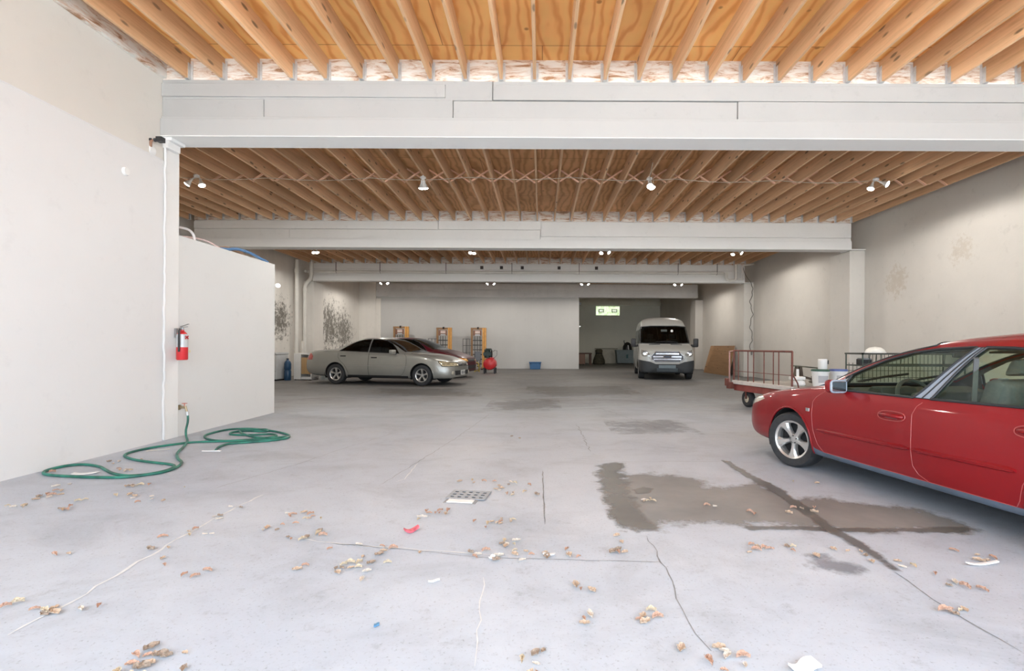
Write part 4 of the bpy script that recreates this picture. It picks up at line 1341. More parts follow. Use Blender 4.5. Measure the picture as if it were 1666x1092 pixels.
    for sy in (.45, -.45):
        s = MB().prism([(-1.0, .7), (-1.0, .95), (-1.5, .9), (-1.5, .7)], 'y', sy - .26, sy + .26).build('seat_cushion', M_SEAT, root, bevel=.05)
        MB().prism([(-1.4, .85), (-1.52, .85), (-1.66, 1.55), (-1.55, 1.57)], 'y', sy - .25, sy + .25).build('seat_back', M_SEAT, s, bevel=.04)
        MB().prism([(-1.58, 1.58), (-1.6, 1.78), (-1.68, 1.78), (-1.68, 1.58)], 'y', sy - .13, sy + .13).build('headrest', M_SEAT, s, bevel=.03)
    return root


red_car()
hs = math.radians(-13)
sedan('silver sedan parked side-on at the left, in front of the dark red one', (-3.455, 16.13, 0), hs, paint('silver car paint', (.31, .31, .285), .34, .5, .7))
sedan('dark maroon sedan half hidden behind the silver sedan', (-3.66, 19.75, 0), hs, paint('maroon car paint', (.085, .006, .012), .4, .2, .3), paint('maroon bonnet with reflection', (.06, .012, .018), .45, .2, .2), 1.05, plate=False, kn=((-4.3, -4.3), (-1.75, -1.65), (-.4, -.02), (.35, .36), (1.1, .93)))  # bonnet colour has its dark purplish reflections put in
van()
#@@CARS_END

# ------------------------------------------------------------------ things on the left wall and column
fe = thing('fire_extinguisher', 'red fire extinguisher with a silvery label hung at the end of the white enclosure', 'fire extinguisher', (XF + .107, 6.625, 1.04))
cyl_prof = [(0, 0), (.058, 0), (.066, .012), (.066, .30), (.058, .345), (.035, .375), (.022, .385), (.022, .40)]
MB().lathe(cyl_prof, 28, cap=False).build('cylinder', M_RED, fe, smooth=True)
MB().lathe([(.0668, .17), (.0668, .31), (.060, .343)], 28, cap=False).build('label_band', mat('silver paper label', (.55, .57, .58), .4, .2), fe, smooth=True)
x_ = MB()
for a in (.6, -.6):
    x_.box((.069, -.01, .30), (.004, .07, .016), (a, 0, 0))
x_.build('label_cross', M_RED, fe)
MB().box((.067, .045, .115), (.004, .03, .03)).build('small_sticker', mat('pale yellow sticker', (.75, .68, .40), .5), fe)
hd = MB().cyl((0, 0, .39), (0, 0, .43), .02, n=12).box((0, .03, .438), (.022, .13, .008), (.12, 0, 0)).box((0, .045, .462), (.022, .15, .008), (.28, 0, 0)).cyl((-.0, -.02, .41), (-.0, -.05, .41), .016, n=10)
hd.build('valve_handle', mat('grey valve metal', (.32, .33, .34), .35, .7), fe)
MB().tube([(0, -.04, .41), (.02, -.085, .39), (.025, -.095, .30), (.02, -.088, .20), (.015, -.082, .14), (.012, -.08, .11)], .012, 8).build('discharge_hose', M_BLACK, fe, smooth=True)
MB().span((-.094, -.02, .30), (-.066, .02, .42)).build('wall_bracket', mat('grey bracket', (.3, .3, .3), .5, .5), fe)

sp = thing('hose_spigot', 'brass and red wall spigot low on the white enclosure, feeding the green hose', 'spigot', (XF - .012, 6.735, .395))
MB().cyl((0, 0, 0), (.085, 0, 0), .016, n=12).cyl((.085, 0, .02), (.105, 0, -.055), .014, n=10).cyl((.0, 0, 0), (.012, 0, 0), .035, n=14).build('spigot_body', mat('tarnished brass', (.42, .34, .22), .4, .7), sp, smooth=True)
MB().cyl((.075, 0, .012), (.075, 0, .05), .007, n=8).lathe([(.0, .05), (.032, .05), (.034, .056), (.0, .062)], 10, Matrix.Translation((.075, 0, 0))).build('valve_wheel', mat('faded red handle', (.55, .20, .15), .5), sp)


def hz(x, y):
    return 60 + x * .2641, 520 + y * .2641


route = [(930, 750), (905, 785), (868, 822), (872, 855), (895, 880), (862, 912), (780, 940), (680, 955), (560, 962), (470, 947), (420, 922), (385, 905), (300, 893), (200, 899), (100, 919), (48, 938), (66, 955), (200, 966), (400, 972), (560, 970), (700, 952), (800, 930), (850, 906), (828, 892), (720, 880), (620, 866), (560, 850), (545, 835), (590, 815), (700, 791), (850, 769), (950, 757), (1070, 752), (1250, 747), (1400, 741), (1520, 735), (1560, 716), (1500, 695), (1400, 679), (1300, 672), (1180, 678), (1080, 699), (1036, 718), (1062, 738), (1150, 747), (1300, 741), (1420, 728), (1480, 716), (1440, 706), (1300, 711), (1200, 708), (1205, 695), (1290, 686), (1410, 690), (1425, 682), (1400, 676), (1250, 683), (1330, 722), (1460, 728), (1540, 722), (1480, 742), (1250, 760), (1180, 766), (1125, 785), (1105, 805)]
pts = [G(*hz(*p), .0145) for p in route]
top = Vector((XF + .10, 6.735, .335))
lead = [top, top + Vector((.01, .0, -.06)), top + Vector((.015, -.01, -.14)), top + Vector((.02, -.05, -.24)), top + Vector((.06, -.1, -.33))]


def smooth_path(p, k=4):
    out = []
    for i in range(len(p) - 1):
        a = p[max(0, i - 1)]; b = p[i]; c = p[i + 1]; d = p[min(len(p) - 1, i + 2)]
        for j in range(k):
            t = j / k
            out.append(.5 * ((2 * b) + (c - a) * t + (2 * a - 5 * b + 4 * c - d) * t * t + (3 * b - a - 3 * c + d) * t ** 3))
    return out + [p[-1]]


def hose_mat():
    m, n, l, b = nt('green rubber hose')
    f = noise(n, l, coords(n, l, (1, 1, 1), False), 5, 2)
    l.new(ramp(n, l, f, [(.4, (.012, .10, .07)), (.6, (.03, .21, .145))]), b.inputs['Base Color'])
    b.inputs['Roughness'].default_value = .45
    return m


sp_ = smooth_path(lead + pts)
for q in sp_:
    q.z = max(q.z, .0142)
    if q.x < XF + .03: q.x = XF + .03
hs_ = MB().tube(sp_, .0135, 8).build('garden_hose', hose_mat(), smooth=True, angle=80)
tag(hs_, 'green garden hose snaking in loops over the floor along the left wall', 'hose')
MB().tube([top + Vector((0, 0, .003)), top, top + Vector((.006, 0, -.05))], .019, 10).build('hose_coupling', M_GALV, hs_, smooth=True)

# twin black security lamp on the column head, with its white junction bell
se = thing('security_light', 'small black twin-headed fixture on top of the column at the end of the left wall', 'light', (XF + .03, Y1 - .20, 3.76))
MB().lathe([(.0, -.06), (.07, -.05), (.085, 0), (.07, .05), (0, .06)], 18, Matrix.Translation((-.09, .03, -.08)) @ Matrix.Rotation(PI / 2, 4, 'X')).build('white_bell', M_WHITEP, se, smooth=True)
MB().tube([(-.03, 0, -.05), (-.02, -.01, .02), (.0, 0, .03)], .016, 8).build('mount_stem', mat('rusty bracket', (.30, .16, .10), .6, .3), se)
for s_ in (-1, 1):
    h = MB().cyl((s_ * .02, 0, .035), (s_ * .08, -.01, .035), .024, .024, 12)
    h.cyl((s_ * .08, -.01, .035), (s_ * .125, -.02, .035), .026, .05, 14) if s_ < 0 else h.box((.10, -.01, .035), (.07, .07, .06))
    h.build('lamp_head', M_BLACK, se, smooth=True, angle=50)
tag(MB().lathe([(.0, .03), (.04, .028), (.05, .01), (.05, 0)], 20, Matrix.Translation((XF, 5.83, 3.27)) @ Matrix.Rotation(PI / 2, 4, 'Y')).build('wall_cap', M_WHITE, smooth=True, angle=50), 'small round white cap on the upper left wall', 'cap')
bb = thing('bulb_holder', 'bare white bulb sticking out of the far end of the white enclosure', 'light', (XF - .05, 9.14, 2.35))
MB().cyl((0, 0, 0), (0, .06, 0), .03, n=12).build('socket', M_WHITE, bb)
MB().lathe([(.02, .06), (.03, .09), (.04, .12), (.036, .15), (.0, .165)], 16, Matrix.Rotation(-PI / 2, 4, 'X') @ Matrix.Translation((0.03, 0, 0))).build('bulb', emit('lit white bulb', (1, .98, .95), 1.4), bb, smooth=True)

# leftovers lying on the enclosure roof
RZ = 2.72
for k, (pts, r, col_, lb) in enumerate((
        ([(-5.35, 7.0, RZ + .02), (-5.33, 7.02, RZ + .12), (-5.22, 7.05, RZ + .19), (-5.05, 7.1, RZ + .17), (-4.98, 7.12, RZ + .1), (-4.97, 7.13, RZ + .02)], .018, (.75, .72, .72), 'white hoop of stiff tubing standing on the enclosure roof'),
        ([(-5.4, 7.2, RZ + .02), (-5.3, 7.25, RZ + .10), (-5.05, 7.45, RZ + .09), (-4.98, 7.7, RZ + .02)], .012, (.70, .52, .50), 'thin pinkish tube bowed over the enclosure roof'),
        ([(-5.05, 7.75, RZ + .022), (-5.0, 7.95, RZ + .05), (-4.97, 8.15, RZ + .09), (-4.96, 8.45, RZ + .09), (-4.95, 8.75, RZ + .05), (-4.95, 9.0, RZ + .022)], .024, (.10, .22, .42), 'blue hose arching over the far end of the enclosure roof'))):
    o = MB().tube(smooth_path([Vector(p) for p in pts]), r, 8).build('loose_tube', mat('tube colour %s' % 'abc'[k], col_, .5), smooth=True)
    tag(o, lb, 'tube')
tag(MB().tube(smooth_path([Vector(p) for p in ((-5.3, 7.9, RZ + .03), (-5.15, 8.1, RZ + .10), (-5.1, 8.4, RZ + .09), (-5.1, 8.6, RZ + .03))]), .03, 8).build('loose_tube', mat('brown tube', (.35, .22, .14), .6), smooth=True), 'brown bowed strip behind the blue hose on the enclosure roof', 'tube')

# ------------------------------------------------------------------ pipes
def pipe(name, pts, r, label, cat='pipe', m=None, couplings=()):
    t = MB()
    t.tube(pts, r, 12)
    o = t.build(name, m or M_PIPE, smooth=True, angle=60)
    tag(o, label, cat)
    for (a, b) in couplings:
        MB().cyl(a, b, r * 1.22, n=14).build('coupling', m or M_PIPE, o, smooth=True)
    return o


V = Vector
def elbow(a, c, b, r=.12, n=6):
    a, b, c = V(a), V(b), V(c)
    p0 = c + (a - c).normalized() * r; p1 = c + (b - c).normalized() * r
    return [p0 * (1 - t) ** 2 + c * 2 * t * (1 - t) + p1 * t * t for t in [k / n for k in range(n + 1)]]


pipe('drain_pipe', [(-9.62, 19.6, 4.6), (-9.62, 19.6, .02)], .075, 'fat white vertical pipe on the left wall before the third beam', couplings=[((-9.62, 19.6, 4.10), (-9.62, 19.6, 4.25)), ((-9.62, 19.6, .6), (-9.62, 19.6, .75))])
pipe('drain_pipe', [(-9.40, 19.62, .02), (-9.40, 19.62, 1.4)], .05, 'short thin white pipe rising beside the fat one on the left wall')
pipe('drain_pipe', [(-9.36, 20.27, 4.62)] + elbow((-9.36, 20.27, 4.6), (-9.36, 20.27, 3.98), (-9.60, 20.27, 3.70), .12) + elbow((-9.36, 20.27, 3.98), (-9.62, 20.27, 3.68), (-9.62, 20.27, 3.2), .12) + [(-9.62, 20.27, .02)], .075,
     'white pipe with a dog-leg bend running down the pillar under the third beam', couplings=[((-9.36, 20.27, 4.1), (-9.36, 20.27, 4.22)), ((-9.62, 20.27, 3.4), (-9.62, 20.27, 3.55))])
LONG = pipe('drain_pipe', elbow((-9.62, 19.8, 4.25), (-9.62, 20.42, 4.25), (-9, 20.42, 4.25)) + [(7.49, 20.42, 4.27)], .055, 'long white pipe slung along the face of the third beam', couplings=[((-2.3, 20.42, 4.26), (-2.1, 20.42, 4.26)), ((3.0, 20.42, 4.265), (3.2, 20.42, 4.265))])
pipe('drain_pipe', [(7.56, 20.42, 4.30)] + elbow((7.56, 20.42, 4.3), (7.62, 20.42, 3.98), (7.9, 20.42, 3.98), .12) + elbow((7.7, 20.42, 3.98), (7.98, 20.42, 3.98), (7.98, 20.42, 4.3), .1) + [(7.98, 20.42, 4.63)], .055, 'white U-bend trap at the right end of the long pipe')
pipe('drain_pipe', [(8.30, 20.42, 4.02), (8.05, 20.42, 4.02)] + elbow((8.05, 20.42, 4.02), (8.22, 20.36, 4.02), (8.22, 20.36, 4.3), .06) + [(8.22, 20.36, 4.45)] + elbow((8.22, 20.36, 4.4), (8.22, 20.36, 4.58), (8.5, 20.0, 4.58), .08) + [(8.55, 19.95, 4.58)], .032, 'thin white pipe beside the U-bend trap, turning along the ceiling')
for i, x in enumerate((-8.4, -6.6, -3.9, -1.2, 1.55, 5.6, 7.2)):
    MB().tube([(x, 20.42 + .062 * math.sin(a), 4.26 + .062 * math.cos(a)) for a in [PI * 2 * k / 16 for k in range(16)]], .008, 5, closed=True).span((x - .012, 20.36, 4.31), (x + .012, 20.372, ZJ - .003)).build('pipe_strap', mat('dark strap', (.12, .11, .10), .6, .3), LONG)['label'] = 'dark metal strap hanging the pipe'
for i, u in enumerate((783, 815, 849, 909, 970)):
    p = P(u, 437, 20.60)
    jb = MB().box((p.x, 20.645, 4.49), (.12, .085, .12)).build('junction_box', mat('dark junction box', (.05, .04, .038), .6, .2), bevel=.008)
    tag(jb, 'small dark junction box on the third beam above the long pipe', 'junction box', 'junction boxes on the third beam')
cab = [V((8.30, 20.5, 4.55)), V((8.42, 20.55, 4.25)), V((8.66, 20.55, 3.9))] + [V((8.70 + .05 * math.sin(k * .9) + .03 * math.sin(k * 2.3), 20.6, 3.8 - k * .135)) for k in range(21)]
cb_ = MB().tube(smooth_path(cab), .013, 6).build('hanging_cable', mat('dark cable', (.10, .095, .085), .6), smooth=True)
tag(cb_, 'dark wavy cable hanging down the right wall from the third beam', 'cable')
MB().box((8.72, 20.6, 1.02), (.06, .05, .2)).build('cable_plug', mat('grey plug', (.22, .21, .20), .6), cb_, bevel=.01)

# ------------------------------------------------------------------ clutter at the left wall
fz = thing('chest_freezer', 'pale grey chest freezer against the left wall behind the enclosure', 'freezer', (-9.22, 17.45, 0), math.radians(-4))
MB().span((-.62, -.35, .05), (.18, .35, .90)).build('body', mat('pale grey enamel', (.50, .51, .51), .5, 0, .06), fz, bevel=.02)
lid = MB().span((-.63, -.37, .905), (.19, .36, .98)).build('lid', mat('pale grey enamel', (.50, .51, .51)), fz, bevel=.015)
MB().tube([(-.25, -.37, .97), (-.2, -.39, 1.02), (.0, -.39, 1.02), (.05, -.37, .98)], .012, 6).build('handle', M_GALV, lid)
MB().span((-.58, -.355, .33), (.15, -.345, .345)).build('seam_strip', mat('grey seam', (.30, .31, .31), .6), fz)
MB().span((-.58, -.30, 0), (.14, .30, .05)).build('plinth', M_BLACK, fz)
jug = thing('water_jug', 'tall dark blue container wedged between the freezer and the white cabinet', 'container', (-8.87, 17.45, 0))
MB().lathe([(0, 0), (.10, 0), (.115, .03), (.115, .32), (.10, .36), (.115, .40), (.115, .58), (.09, .66), (.035, .70), (.035, .74)], 20).build('body', mat('dark blue plastic', (.015, .06, .13), .35), jug, smooth=True)
MB().cyl((0, 0, .74), (0, 0, .77), .04, n=14).build('cap', M_BLACK, jug)
cbn = thing('utility_cabinet', 'white utility cabinet with a bare plywood panel, beside the silver car', 'cabinet', (-8.48, 17.85, 0), math.radians(-4))
MB().span((-.22, -.3, .03), (.04, .3, .95)).span((.04, -.28, .90), (.42, .3, .95)).span((.04, .2, .03), (.42, .3, .9)).span((.385, -.28, .03), (.42, .2, .9)).span((.04, -.28, .03), (.42, .2, .12)).build('carcass', M_WHITE, cbn, bevel=.01)
MB().span((.06, -.295, .22), (.375, -.275, .80)).build('plywood_panel', wood('bare panel wood', (.62, .44, .24), (.50, .33, .16), along='Z', knots=False), cbn)
for x in (-.18, .36):
    for y in (-.25, .25):
        MB().span((x - .02, y - .02, 0), (x + .02, y + .02, .035)).build('foot', M_BLACK, cbn)
MB().tube([(.42, -.1, .85), (.5, -.12, .9), (.53, -.12, .4), (.46, -.12, .2), (.42, -.1, .2)], .008, 6).build('drip_tube', M_GALV, cbn)
tag(MB().lathe([(.0, 0), (.11, 0), (.12, .02), (.12, .35), (.05, .42), (.03, .43), (.03, .46), (0, .46)], 18, Matrix.Translation((-7.82, 18.0, 0))).build('clear_jug', mat('milky plastic', (.55, .60, .60), .3), smooth=True), 'milky plastic jug on the floor behind the silver car boot', 'jug')

# ------------------------------------------------------------------ three pallet stackers by the back wall
def stacker(x, label, hgt=2.22):
    t = thing('pallet_stacker', label, 'pallet stacker', (x, 26.55, 0), group='pallet stackers by the back wall')
    brown = mat('brown mast paint', (.27, .15, .07), .55, .1, .2, 6)
    for sx, m_ in ((-.34, brown), (.27, M_ORW), (.38, M_ORW)):
        MB().span((sx - .05, -.06, .06), (sx + .05, .06, hgt)).build('mast_rail', m_, t, bevel=.008)
    MB().span((-.40, -.055, hgt - .10), (.43, .05, hgt - .0)).build('crosshead', brown, t, bevel=.01)
    MB().cyl((-.05, -.03, hgt - .02), (.03, -.03, hgt - .02), .06, n=16).build('chain_wheel', M_DARK, t)
    MB().span((-.26, -.075, hgt - .42), (.18, -.055, hgt - .13)).build('mast_plate', mat('rust brown plate', (.20, .09, .055), .6), t)
    lb = MB().span((-.16, -.085, hgt - .30), (.10, -.074, hgt - .17)).build('warning_label', mat('white label', (.72, .66, .62), .5), t)
    MB().span((-.16, -.088, hgt - .24), (.10, -.084, hgt - .215)).build('label_stripe', mat('rust stripe', (.45, .14, .08), .5), lb)
    MB().span((-.16, -.085, hgt - .41), (.10, -.074, hgt - .35)).build('data_plate', mat('pale grey plate', (.50, .52, .54), .4, .3), t)
    b = MB()
    for z in (.25, .5, .75, 1.0, 1.25, 1.5):
        b.span((-.28, -.05, z), (.21, -.02, z + .05))
    for xx in (-.18, -.04, .10):
        b.cyl((xx, -.03, .1), (xx, -.03, hgt - .45), .016, n=8)
    b.build('lift_chain_guard', mat('dark steel mesh', (.055, .055, .055), .5, .4), t)
    MB().span((-.15, -.2, .45), (.15, -.06, .95)).build('pump_unit', mat('grey pump housing', (.16, .17, .19), .5, .2), t, bevel=.02)
    for sx in (-.3, .3):
        MB().span((sx - .05, -.95, .05), (sx + .05, -.06, .12)).build('base_leg', brown, t, bevel=.01)
        MB().cyl((sx - .04, -.9, .05), (sx + .04, -.9, .05), .05, n=14).build('roller', M_BLACK, t)
        MB().cyl((sx - .04, -.02, .06), (sx + .04, -.02, .06), .06, n=14).build('roller', M_BLACK, t)
    g = MB()
    for xx in (-.80, -.62, -.44):
        g.cyl((xx, -.10, .1), (xx, -.10, 1.62), .014, n=6)
    for z in (.12, .5, .87, 1.25, 1.60):
        g.cyl((-.80, -.10, z), (-.34, -.10, z), .012, n=6)
    g.build('mesh_guard', mat('dark guard wire', (.08, .08, .085), .5, .4), t)
    return t


for u, lb in ((652, 'orange pallet stacker by the back wall, mostly hidden above the silver roof'), (722, 'orange pallet stacker by the back wall, behind the maroon sedan'), (778, 'orange pallet stacker by the back wall, beside the red compressor')):
    stacker((u - 880) / FPX * 26.55, lb, 2.25 if u < 700 else 2.2)

cp = thing('air_compressor', 'small air compressor with a round red tank and dark pump, by the back wall', 'air compressor', (-2.30, 22.6, 0))
cp.scale = (1.35, 1.35, 1.25)
MB().lathe([(0, -.34), (.10, -.335), (.19, -.29), (.215, -.22), (.215, .22), (.19, .29), (.10, .335), (0, .34)], 26, Matrix.Translation((0, 0, .34)) @ Matrix.Rotation(PI / 2, 4, 'X')).build('tank', M_RED, cp, smooth=True)
pm = MB().cyl((-.08, -.1, .56), (-.08, -.1, .86), .10, n=16).box((-.08, -.1, .70), (.26, .22, .12)).box((-.1, .12, .68), (.2, .24, .2)).cyl((-.05, -.1, .83), (-.05, -.1, .9), .13, .10, 16)
pm.build('pump', mat('dark green pump', (.03, .05, .045), .5, .2), cp, smooth=True, angle=40)
MB().cyl((.04, -.05, .70), (.07, -.05, .70), .15, n=22).build('flywheel', M_DARK, cp)
MB().tube([(.15, -.16, .56), (.24, -.18, .66), (.24, -.1, .82), (.15, -.02, .84), (.1, 0, .78)], .013, 6).build('guard_rail', mat('grey guard rail', (.3, .3, .3), .5, .4), cp, smooth=True)
for x, y in ((-.17, -.22), (.17, -.22), (-.17, .22), (.17, .22)):
    MB().span((x - .025, y - .02, 0), (x + .025, y + .02, .20)).build('foot', M_BLACK, cp)
MB().span((-.15, -.15, .545), (.15, .2, .575)).build('pump_plate', M_RED, cp)
yb = thing('yellow_hose_reel', 'yellow hose reel frame on the floor left of the compressor', 'hose reel', (-2.95, 23.2, 0))
MB().tube([(-.12, 0, .02), (-.13, 0, .42), (-.02, 0, .46), (.06, 0, .40), (.08, 0, .02)], .025, 8).build('frame', mat('yellow enamel', (.62, .45, .07), .45), yb, smooth=True)
MB().tube([V((-.02 + .12 * math.cos(a), -.05, .20 + .12 * math.sin(a))) for a in [2 * PI * k / 20 for k in range(20)]], .03, 8, closed=True).build('coil', mat('dark yellow hose', (.35, .27, .07), .6), yb, smooth=True)

bc = thing('blue_crate', 'bright blue plastic tote on the floor against the back wall', 'crate', (-.30, 26.75, 0))
MB().prism([(-.27, 0), (.27, 0), (.31, .34), (-.31, .34)], 'y', -.2, .2).build('bin', mat('bright blue plastic', (.02, .10, .24), .45), bc, bevel=.02)
MB().span((-.33, -.22, .34), (.33, .22, .39)).build('lid', mat('bright blue plastic', (.02, .10, .24)), bc, bevel=.012)
MB().span((-.30, -.235, .28), (-.2, -.205, .33)).span((.2, -.235, .28), (.3, -.205, .33)).build('clips', mat('dark blue clip', (.015, .06, .14), .5), bc)

# fixture and trims on the partition end
tag(MB().span((2.09, 27.28, 3.5), (2.20, 27.40, 3.65)).build('alarm_box', M_BLACK), 'small dark box at the top of the partition end', 'box')
tag(MB().span((2.085, 27.25, 2.3), (2.17, 27.36, 2.36)).build('pull_handle', M_GALV), 'small metal catch halfway up the partition end', 'catch')

# ------------------------------------------------------------------ the recess
wb = thing('work_bench', 'brown wooden bench against the recess wall behind the partition end', 'bench', (2.85, 33.6, 0))
MB().span((-.5, -.5, .72), (.55, .5, .80)).build('top', mat('dark bench wood', (.12, .065, .05), .7), wb)
MB().span((-.48, -.48, .05), (.10, .46, .72)).build('cabinet', mat('pinkish brown board', (.26, .16, .12), .7), wb, bevel=.01)
for x, y in ((.48, -.45), (.48, .45)):
    MB().span((x - .04, y - .04, 0), (x + .04, y + .04, .72)).build('leg', mat('dark bench wood', (.12, .065, .05)), wb)
for x, y in ((-.42, -.4), (.04, -.4), (-.42, .4), (.04, .4)):
    MB().span((x - .04, y - .04, 0), (x + .04, y + .04, .05)).build('foot', M_BLACK, wb)
cl = thing('canvas_sack', 'dark slumped sack under and beside the brown bench', 'sack', (4.0, 34.3, 0))
MB().lathe([(0, 0), (.36, .0), (.42, .08), (.40, .3), (.30, .55), (.22, .75), (.26, .95), (.18, 1.05), (0, 1.06)], 14).build('bag', mat('dark olive canvas', (.06, .055, .035), .9, 0, .3, 9, bmp=.5), cl, smooth=True, angle=80)
MB().lathe([(.23, .73), (.25, .76), (.23, .79)], 14, cap=False).build('tie', M_DARK, cl)
wr = thing('white_reclined_board', 'pale board leaning against the end wall of the recess', 'board', (4.85, 36.55, 0))
MB().prism([(-.80, 0), (.62, 0), (.80, 1.12), (-.85, 1.08)], 'y', -.02, .02).build('panel', mat('pale board', (.52, .50, .42), .7), wr)
wr.rotation_euler = (math.radians(-12), 0, 0)
MB().span((-.86, -.035, 1.05), (.82, .035, 1.13)).build('edge_strip', mat('greyish edge strip', (.30, .29, .23), .7), wr)
bn = thing('rubbish_cart', 'blue-grey cart bin standing before the end wall of the recess', 'bin', (6.02, 35.4, 0))
MB().prism([(-.62, .08), (.55, .08), (.62, .96), (-.70, .96)], 'y', -.40, -.37).prism([(-.62, .08), (.55, .08), (.62, .96), (-.70, .96)], 'y', .37, .40).span((-.62, -.37, .08), (.55, .37, .11)).prism([(-.62, .11), (-.59, .11), (-.67, .96), (-.70, .96)], 'y', -.37, .37).prism([(.52, .11), (.55, .11), (.62, .96), (.59, .96)], 'y', -.37, .37).build('tub', mat('blue-grey plastic', (.16, .20, .21), .6), bn, bevel=.03)
MB().span((-.72, -.43, .94), (.65, -.40, 1.0)).span((-.72, .40, .94), (.65, .43, 1.0)).span((-.73, -.43, .94), (-.70, .43, 1.0)).span((.62, -.43, .94), (.65, .43, 1.0)).build('rim', mat('blue-grey rim', (.20, .25, .25), .6), bn, bevel=.02)
MB().box((.05, -.405, .55), (.14, .01, .26)).build('side_sticker', mat('teal sticker', (.03, .10, .11), .5), bn)
for x in (-.5, .45):
    for y in (-.25, .25):
        MB().cyl((x, y - .03, .06), (x, y + .03, .06), .06, n=14).build('castor', M_BLACK, bn)
bg_ = thing('black_rubbish_bag', 'black plastic bag bulging out of the blue-grey cart bin', 'bag', (6.15, 35.4, .72))
bg_.scale = (.88, .88, 1.1)
MB().lathe([(0, .0), (.28, .02), (.38, .22), (.36, .48), (.24, .68), (.06, .76), (0, .76)], 12).build('bag', mat('black bin liner', (.012, .012, .013), .35, 0, .3, 8, bmp=.8), bg_, smooth=True, angle=80)
MB().tube([(.0, -.33, .55), (.02, -.36, .4), (.04, -.36, .27)], .045, 6).build('white_tag', M_WHITEP, bg_)
MB().tube([(-.22, 0, .60), (-.26, -.02, .75), (-.3, -.02, .82), (-.24, -.02, .86)], .03, 6).build('bag_knot', mat('black bin liner', (.012, .012, .013)), bg_)
bk = thing('black_cabinet', 'low black cabinet between the cart bin and the white van', 'cabinet', (7.2, 35.9, 0))
MB().span((-.42, -.3, .03), (.42, .3, 1.05)).build('carcass', M_BLACK, bk, bevel=.015)
MB().span((-.08, -.315, .06), (.0, -.295, 1.0)).build('door_edge', mat('dark blue-green edge', (.03, .05, .06), .5), bk)
MB().span((-.40, -.28, 0), (.40, .28, .03)).build('plinth', M_DARK, bk)

# ------------------------------------------------------------------ right side
pw = thing('plywood_sheet', 'brown plywood sheet leaning on the right wall behind the red cart', 'sheet', (0, 0, 0))
a, b, c, d = V((7.95, 24.3, 0)), V((8.02, 21.25, 0)), V((8.37, 21.5, 1.30)), V((8.37, 24.5, 1.30))
nrm = (b - a).cross(d - a).normalized() * .009
ps = [a - nrm, b - nrm, c - nrm, d - nrm, a + nrm, b + nrm, c + nrm, d + nrm]
m_ps = MB().add(ps, [(0, 1, 2, 3), (7, 6, 5, 4), (0, 4, 5, 1), (1, 5, 6, 2), (2, 6, 7, 3), (3, 7, 4, 0)])
m_ps.build('panel', wood('weathered plywood sheet', (.36, .22, .12), (.27, .16, .085), along='Y'), pw)

cart = thing('flat_cart', 'rusty red flat cart with a tall railed side, behind the red sedan bonnet', 'cart', (4.12, 10.62, 0), math.radians(12.5))
# local: x to the right, y away from the viewer; the railed side runs towards the viewer
RST = mat('rusty red frame', (.17, .055, .04), .6, .2, .25, 12)
RD = mat('faded red frame', (.25, .055, .045), .55, .1, .2, 8)
CW, CL = 1.7, 1.75
MB().span((0, -CL, .46), (CW, 0, .52)).build('deck', mat('grey deck boards', (.40, .37, .33), .8, 0, .2, 5), cart, bevel=.008)
MB().span((-.03, -CL - .02, .465), (.03, .02, .545)).build('edge_rail', mat('pale worn edge rail', (.58, .53, .49), .6, .1, .12, 9), cart, bevel=.008)
MB().span((.0, -CL, .33), (.07, 0, .46)).span((CW - .07, -CL, .36), (CW, 0, .46)).span((0, -.10, .33), (CW, -.02, .46)).span((0, -CL, .36), (CW, -CL + .08, .46)).span((.05, -.5, .34), (.6, -.2, .46)).build('chassis', RD, cart, bevel=.008)
MB().span((-.12, -.02, .36), (.12, .10, .50)).span((-.16, .02, .42), (-.1, .10, .58)).build('coupler', RST, cart, bevel=.01)
rail = MB()
rail.cyl((0, 0, .5), (0, 0, 1.17), .018, n=8).cyl((0, -CL, .5), (0, -CL, 1.17), .018, n=8).cyl((0, 0, 1.17), (0, -CL, 1.17), .018, n=8)
rail.build('rail_frame', RST, cart)
MB().cyl((0, -.0, .74), (0, -CL, .74), .007, n=6).build('rail_wire', RST, cart)
for y in (-.16, -.48, -.66, -.98, -1.25, -1.40):
    MB().cyl((0, y, .53), (0, y, 1.17), .010, n=8).build('rail_bar', RST, cart)
MB().cyl((0, .16, .5), (0, .16, 1.16), .016, n=8).cyl((0, .16, 1.15), (0, 0, 1.17), .012, n=8).build('end_post', mat('pale pink post', (.45, .25, .22), .6), cart)
MB().tube([(0, -CL, .78), (.10, -CL - .02, .60), (.14, -CL, .50)], .014, 6).build('brace', RST, cart)
for x in (.16, CW - .16):
    for y in (-.28, -CL + .28):
        w_ = MB().lathe([(.075, -.05), (.14, -.062), (.165, -.045), (.17, 0), (.165, .045), (.14, .062), (.075, .05)], 26, Matrix.Translation((x, y, .17)) @ Matrix.Rotation(-PI / 2, 4, 'Y'), cap=False)
        w_ = w_.build('wheel', M_RUB, cart, smooth=True, angle=50)
        MB().lathe([(.0, .03), (.03, .05), (.045, .02), (.085, .015), (.09, .05)], 20, Matrix.Translation((x, y, .17)) @ Matrix.Rotation(-PI / 2, 4, 'Y'), cap=False).build('hub', M_HUB, w_, smooth=True)
        MB().span((x - .07, y - .02, .17), (x - .055, y + .02, .36)).span((x + .055, y - .02, .17), (x + .07, y + .02, .36)).build('fork', RST, w_)
cart_m = Matrix.Translation(cart.location) @ Matrix.Rotation(math.radians(12.5), 4, 'Z')


def deck(u, v, z=.52):
    return G(u, v, z)


